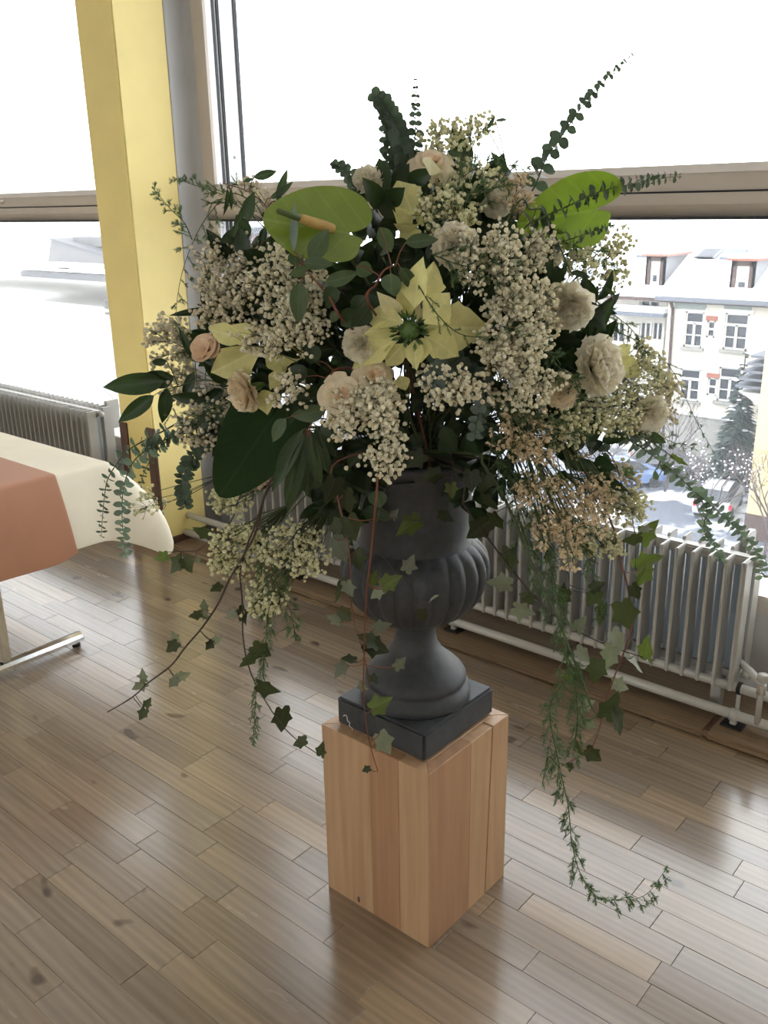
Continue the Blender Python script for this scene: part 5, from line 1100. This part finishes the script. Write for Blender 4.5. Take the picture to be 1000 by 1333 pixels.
# --- cars
def car(px, py, rot, mat, label):
    g = onZ(px, py, GZ); t = tag(empty('car', g), label, 'car'); t.rotation_euler = (0, 0, rot)
    sec = [(-2.05, .45, .75), (-2.0, .35, 1.0), (-1.9, .32, 1.05), (1.0, .30, 1.0), (1.9, .32, .85), (2.08, .40, .6)]
    v = []; f = []
    for x, zb, zt in sec: v += [(x, -.86, zb), (x, .86, zb), (x, .86, (zb + zt) / 2 + .1), (x, .80, zt), (x, -.80, zt), (x, -.86, (zb + zt) / 2 + .1)]
    for i in range(len(sec) - 1):
        for j in range(6): f.append((i * 6 + j, (i + 1) * 6 + j, (i + 1) * 6 + (j + 1) % 6, i * 6 + (j + 1) % 6))
    f += [(0, 1, 2, 3, 4, 5), tuple(range(len(v) - 1, len(v) - 7, -1))]
    MB().add(v, f).build('body', M[mat], t)
    cs = [(-1.95, 1.02, .78), (-1.55, 1.50, .62), (-.2, 1.56, .62), (.35, 1.50, .62), (1.1, 1.0, .76)]
    def strip(a, b, nm, m_, k3=1.0):
        (xa, za, wa), (xb, zb, wb3) = a, b; return MB().add([(xa, -wa, za), (xa, wa, za), (xb, wb3, zb), (xb, -wb3, zb), (xa, -wa, za - .06), (xa, wa, za - .06), (xb, wb3, zb - .06), (xb, -wb3, zb - .06)], [(0, 1, 2, 3), (4, 7, 6, 5), (0, 4, 5, 1), (2, 6, 7, 3), (1, 5, 6, 2), (0, 3, 7, 4)]).build(nm, M[m_], t)
    strip(cs[0], cs[1], 'rear_window', 'dkglass'); strip(cs[1], cs[2], 'roof', mat); strip(cs[2], cs[3], 'roof', mat); strip(cs[3], cs[4], 'windscreen', 'dkglass')
    for s in (-1, 1):
        MB().add([(x, s * w_, z) for x, z, w_ in cs] + [(-1.95, s * .78, .98)], [(0, 1, 2, 3, 4)] if s > 0 else [(4, 3, 2, 1, 0)]).build('side_window', M['dkglass'], t)
        MB().box(-2.07, -1.95, s * .82 - .1, s * .82 + .04, .72, .95).build('tail_lamp', M['redlamp'], t)
        for wx in (-1.25, 1.3): MB().tube([(wx, s * .70, .31), (wx, s * .88, .31)], .31, 14).build('wheel', M['rubber'], t, False)
    return t
car(935, 664, 1.75, 'carwhite', 'white hatchback with red tail lamps parked by the spruce')
car(812, 632, 1.0, 'carblue', 'blue car parked beside the snowy street')
car(868, 617, .4, 'cardark', 'black car parked in front of the grey house base')
# --- trees
def bare_tree(px, py, Y, h, label, mat='bark', seed=1, lean=0.0, gz=None, snow=True):
    g = onZ(px, py, GZ) if Y is None else Vector((onY(px, py, Y).x, Y, GZ)); t = tag(empty('bare_tree', g), label, 'tree'); rg = random.Random(seed); tw = MB(); sn = MB()
    def grow(p, d, L, r, lv):
        q = p + d * L; m_ = p.lerp(q, .5) + Vector((rg.uniform(-1, 1), rg.uniform(-1, 1), 0)) * L * .06; tw.tube([p, m_, q], [r, r * .85, r * .65], 5 if lv < 2 else 3, False)
        if snow and lv > 2 and rg.random() < .5: sn.ball(p.lerp(q, .6) + Vector((0, 0, r * 1.2)), max(.03, r * 1.6), 5, 4)
        if lv >= 5: return
        for i in range(3 if lv < 4 else 2):
            dd = (d + Vector((rg.uniform(-1, 1), rg.uniform(-1, 1), rg.uniform(-.15, .75))) * .75).normalized(); grow(q if i else p.lerp(q, .7), dd, L * rg.uniform(.6, .82), r * .6, lv + 1)
    grow(Vector((0, 0, 0)), Vector((lean, 0, 1)).normalized(), h * .28, h * .012, 0)
    tw.build('branches', M[mat], t)['kind'] = 'stuff'
    if snow: sn.build('snow_patches', M['snow'], t)['kind'] = 'stuff'
bare_tree(912, 745, None, 7.5, 'bare snow-dusted tree rising behind the radiator top', 'bark', 3)
bare_tree(866, 640, None, 6.0, 'bare tree beside the grey house base', 'bark', 5, 0, None, False)
bare_tree(995, 735, None, 7.0, 'bare reddish shrub in front of the yellow building', 'bark', 8, 0, None, False)
bare_tree(770, 690, None, 8.0, 'bare snow-dusted tree standing before the low house wing', 'bark', 12)
bare_tree(95, 560, 11.0, 13.5, 'pale bare tree outside behind the draped table', 'palebark', 4, .1, None, False)
bare_tree(175, 560, 13.0, 13.0, 'pale bare tree outside close to the yellow column', 'palebark', 9, -.2, None, False)
g = onZ(952, 632, GZ); sp = tag(empty('spruce_tree', g), 'dark snow-flecked spruce beside the yellow building', 'tree'); rg = random.Random(2)
MB().tube([(0, 0, 0), (0, 0, 7.4)], [.16, .02], 8).build('trunk', M['bark'], sp); nd = MB(); sn = MB()
for i in range(520):
    z = 7.3 * (1 - math.sqrt(rg.random())) + .25; R_ = 1.75 * (1 - z / 7.6); a = rg.uniform(0, 6.28); d = Vector((math.cos(a), math.sin(a), -.28)); p = Vector((0, 0, z)); s = Vector((-math.sin(a), math.cos(a), 0)); L = R_ * rg.uniform(.7, 1.05) + .1; w_ = .10 + L * .16; e = p + d * L; m_ = p + d * L * .6
    nd.add([p, m_ + s * w_, e, m_ - s * w_, m_ + Vector((0, 0, .09))], [(0, 1, 4), (1, 2, 4), (2, 3, 4), (3, 0, 4)])
    if rg.random() < .16: sn.ball(m_ + Vector((0, 0, .12)), .10 + .05 * rg.random(), 5, 4, (1.3, 1.3, .5))
nd.build('needles', M['needle'], sp)['kind'] = 'stuff'; sn.build('snow_patches', M['snow'], sp)['kind'] = 'stuff'
# --- snowy buildings seen through the other window
YL = 22.0
bl = tag(empty('snowy_building', (onY(80, 400, YL).x, YL, GZ)), 'low snow-covered building with dark eaves band and grey sloping wall', 'building')
def lb(n, m, a, b, c, d, y0, y1): x0, x1, z0, z1 = rect(a, b, c, d, YL); return kh(MB().box(x0, x1, YL + y0, YL + y1, z0, z1).build(n, M[m], bl), bl)
x0, x1, z0, z1 = rect(-160, 372, 190, 378, YL); kh(MB().box(x0, x1, YL + .3, YL + 9, GZ, z0).build('wall', M['winwhite'], bl), bl)
x0, x1, z0, z1 = rect(26, 352, 190, 371, YL); kh(MB().box(x0, x1, YL, YL + .5, z0, z1).build('eave_band', M['zinc'], bl), bl)
x0, x1, z0, z1 = rect(24, 344, 190, 353, YL); kh(MB().box(x0 - .3, x1, YL - .25, YL + 6, z0, z1).build('roof_snow', M['snow'], bl), bl)
lb('window', 'dkglass', 128, 391, 143, 404, .24, .32); lb('window', 'dkglass', 130, 407, 143, 411, .24, .32); lb('window', 'zinc', -3, 332, 11, 356, 3.0, 3.2)
lb('back_wall', 'winwhite', -160, 322, 64, 350, 3.1, 8)
for a in (24, 36, 50): lb('window', 'palegrey', a, 326, a + 1.2, 343, 3.0, 3.15)
lb('parapet_band', 'palegrey', 21, 311, 66, 325, 2.9, 8.2); lb('upper_wall', 'pinkwall', 81, 310, 190, 345, 5, 9); lb('upper_band', 'zinc', 79, 301, 190, 311, 4.6, 9.2)
q = [onY(*p, YL + 2.2) for p in ((66, 312), (150, 337), (150, 346), (62, 346))]
kh(MB().add([*q, *[p + Vector((0, 2, 0)) for p in q]], [(0, 1, 2, 3), (7, 6, 5, 4), (0, 4, 5, 1), (1, 5, 6, 2), (2, 6, 7, 3), (3, 7, 4, 0)]).build('sloping_wall', M['palegrey'], bl), bl)
q = [onY(*p, YL + 2.1) for p in ((64, 310), (150, 335.5), (150, 337.5), (64, 312))]
kh(MB().add([*q, *[p + Vector((0, 2.2, 0)) for p in q]], [(0, 1, 2, 3), (7, 6, 5, 4), (0, 4, 5, 1), (1, 5, 6, 2), (2, 6, 7, 3), (3, 7, 4, 0)]).build('coping', M['zinc'], bl), bl)
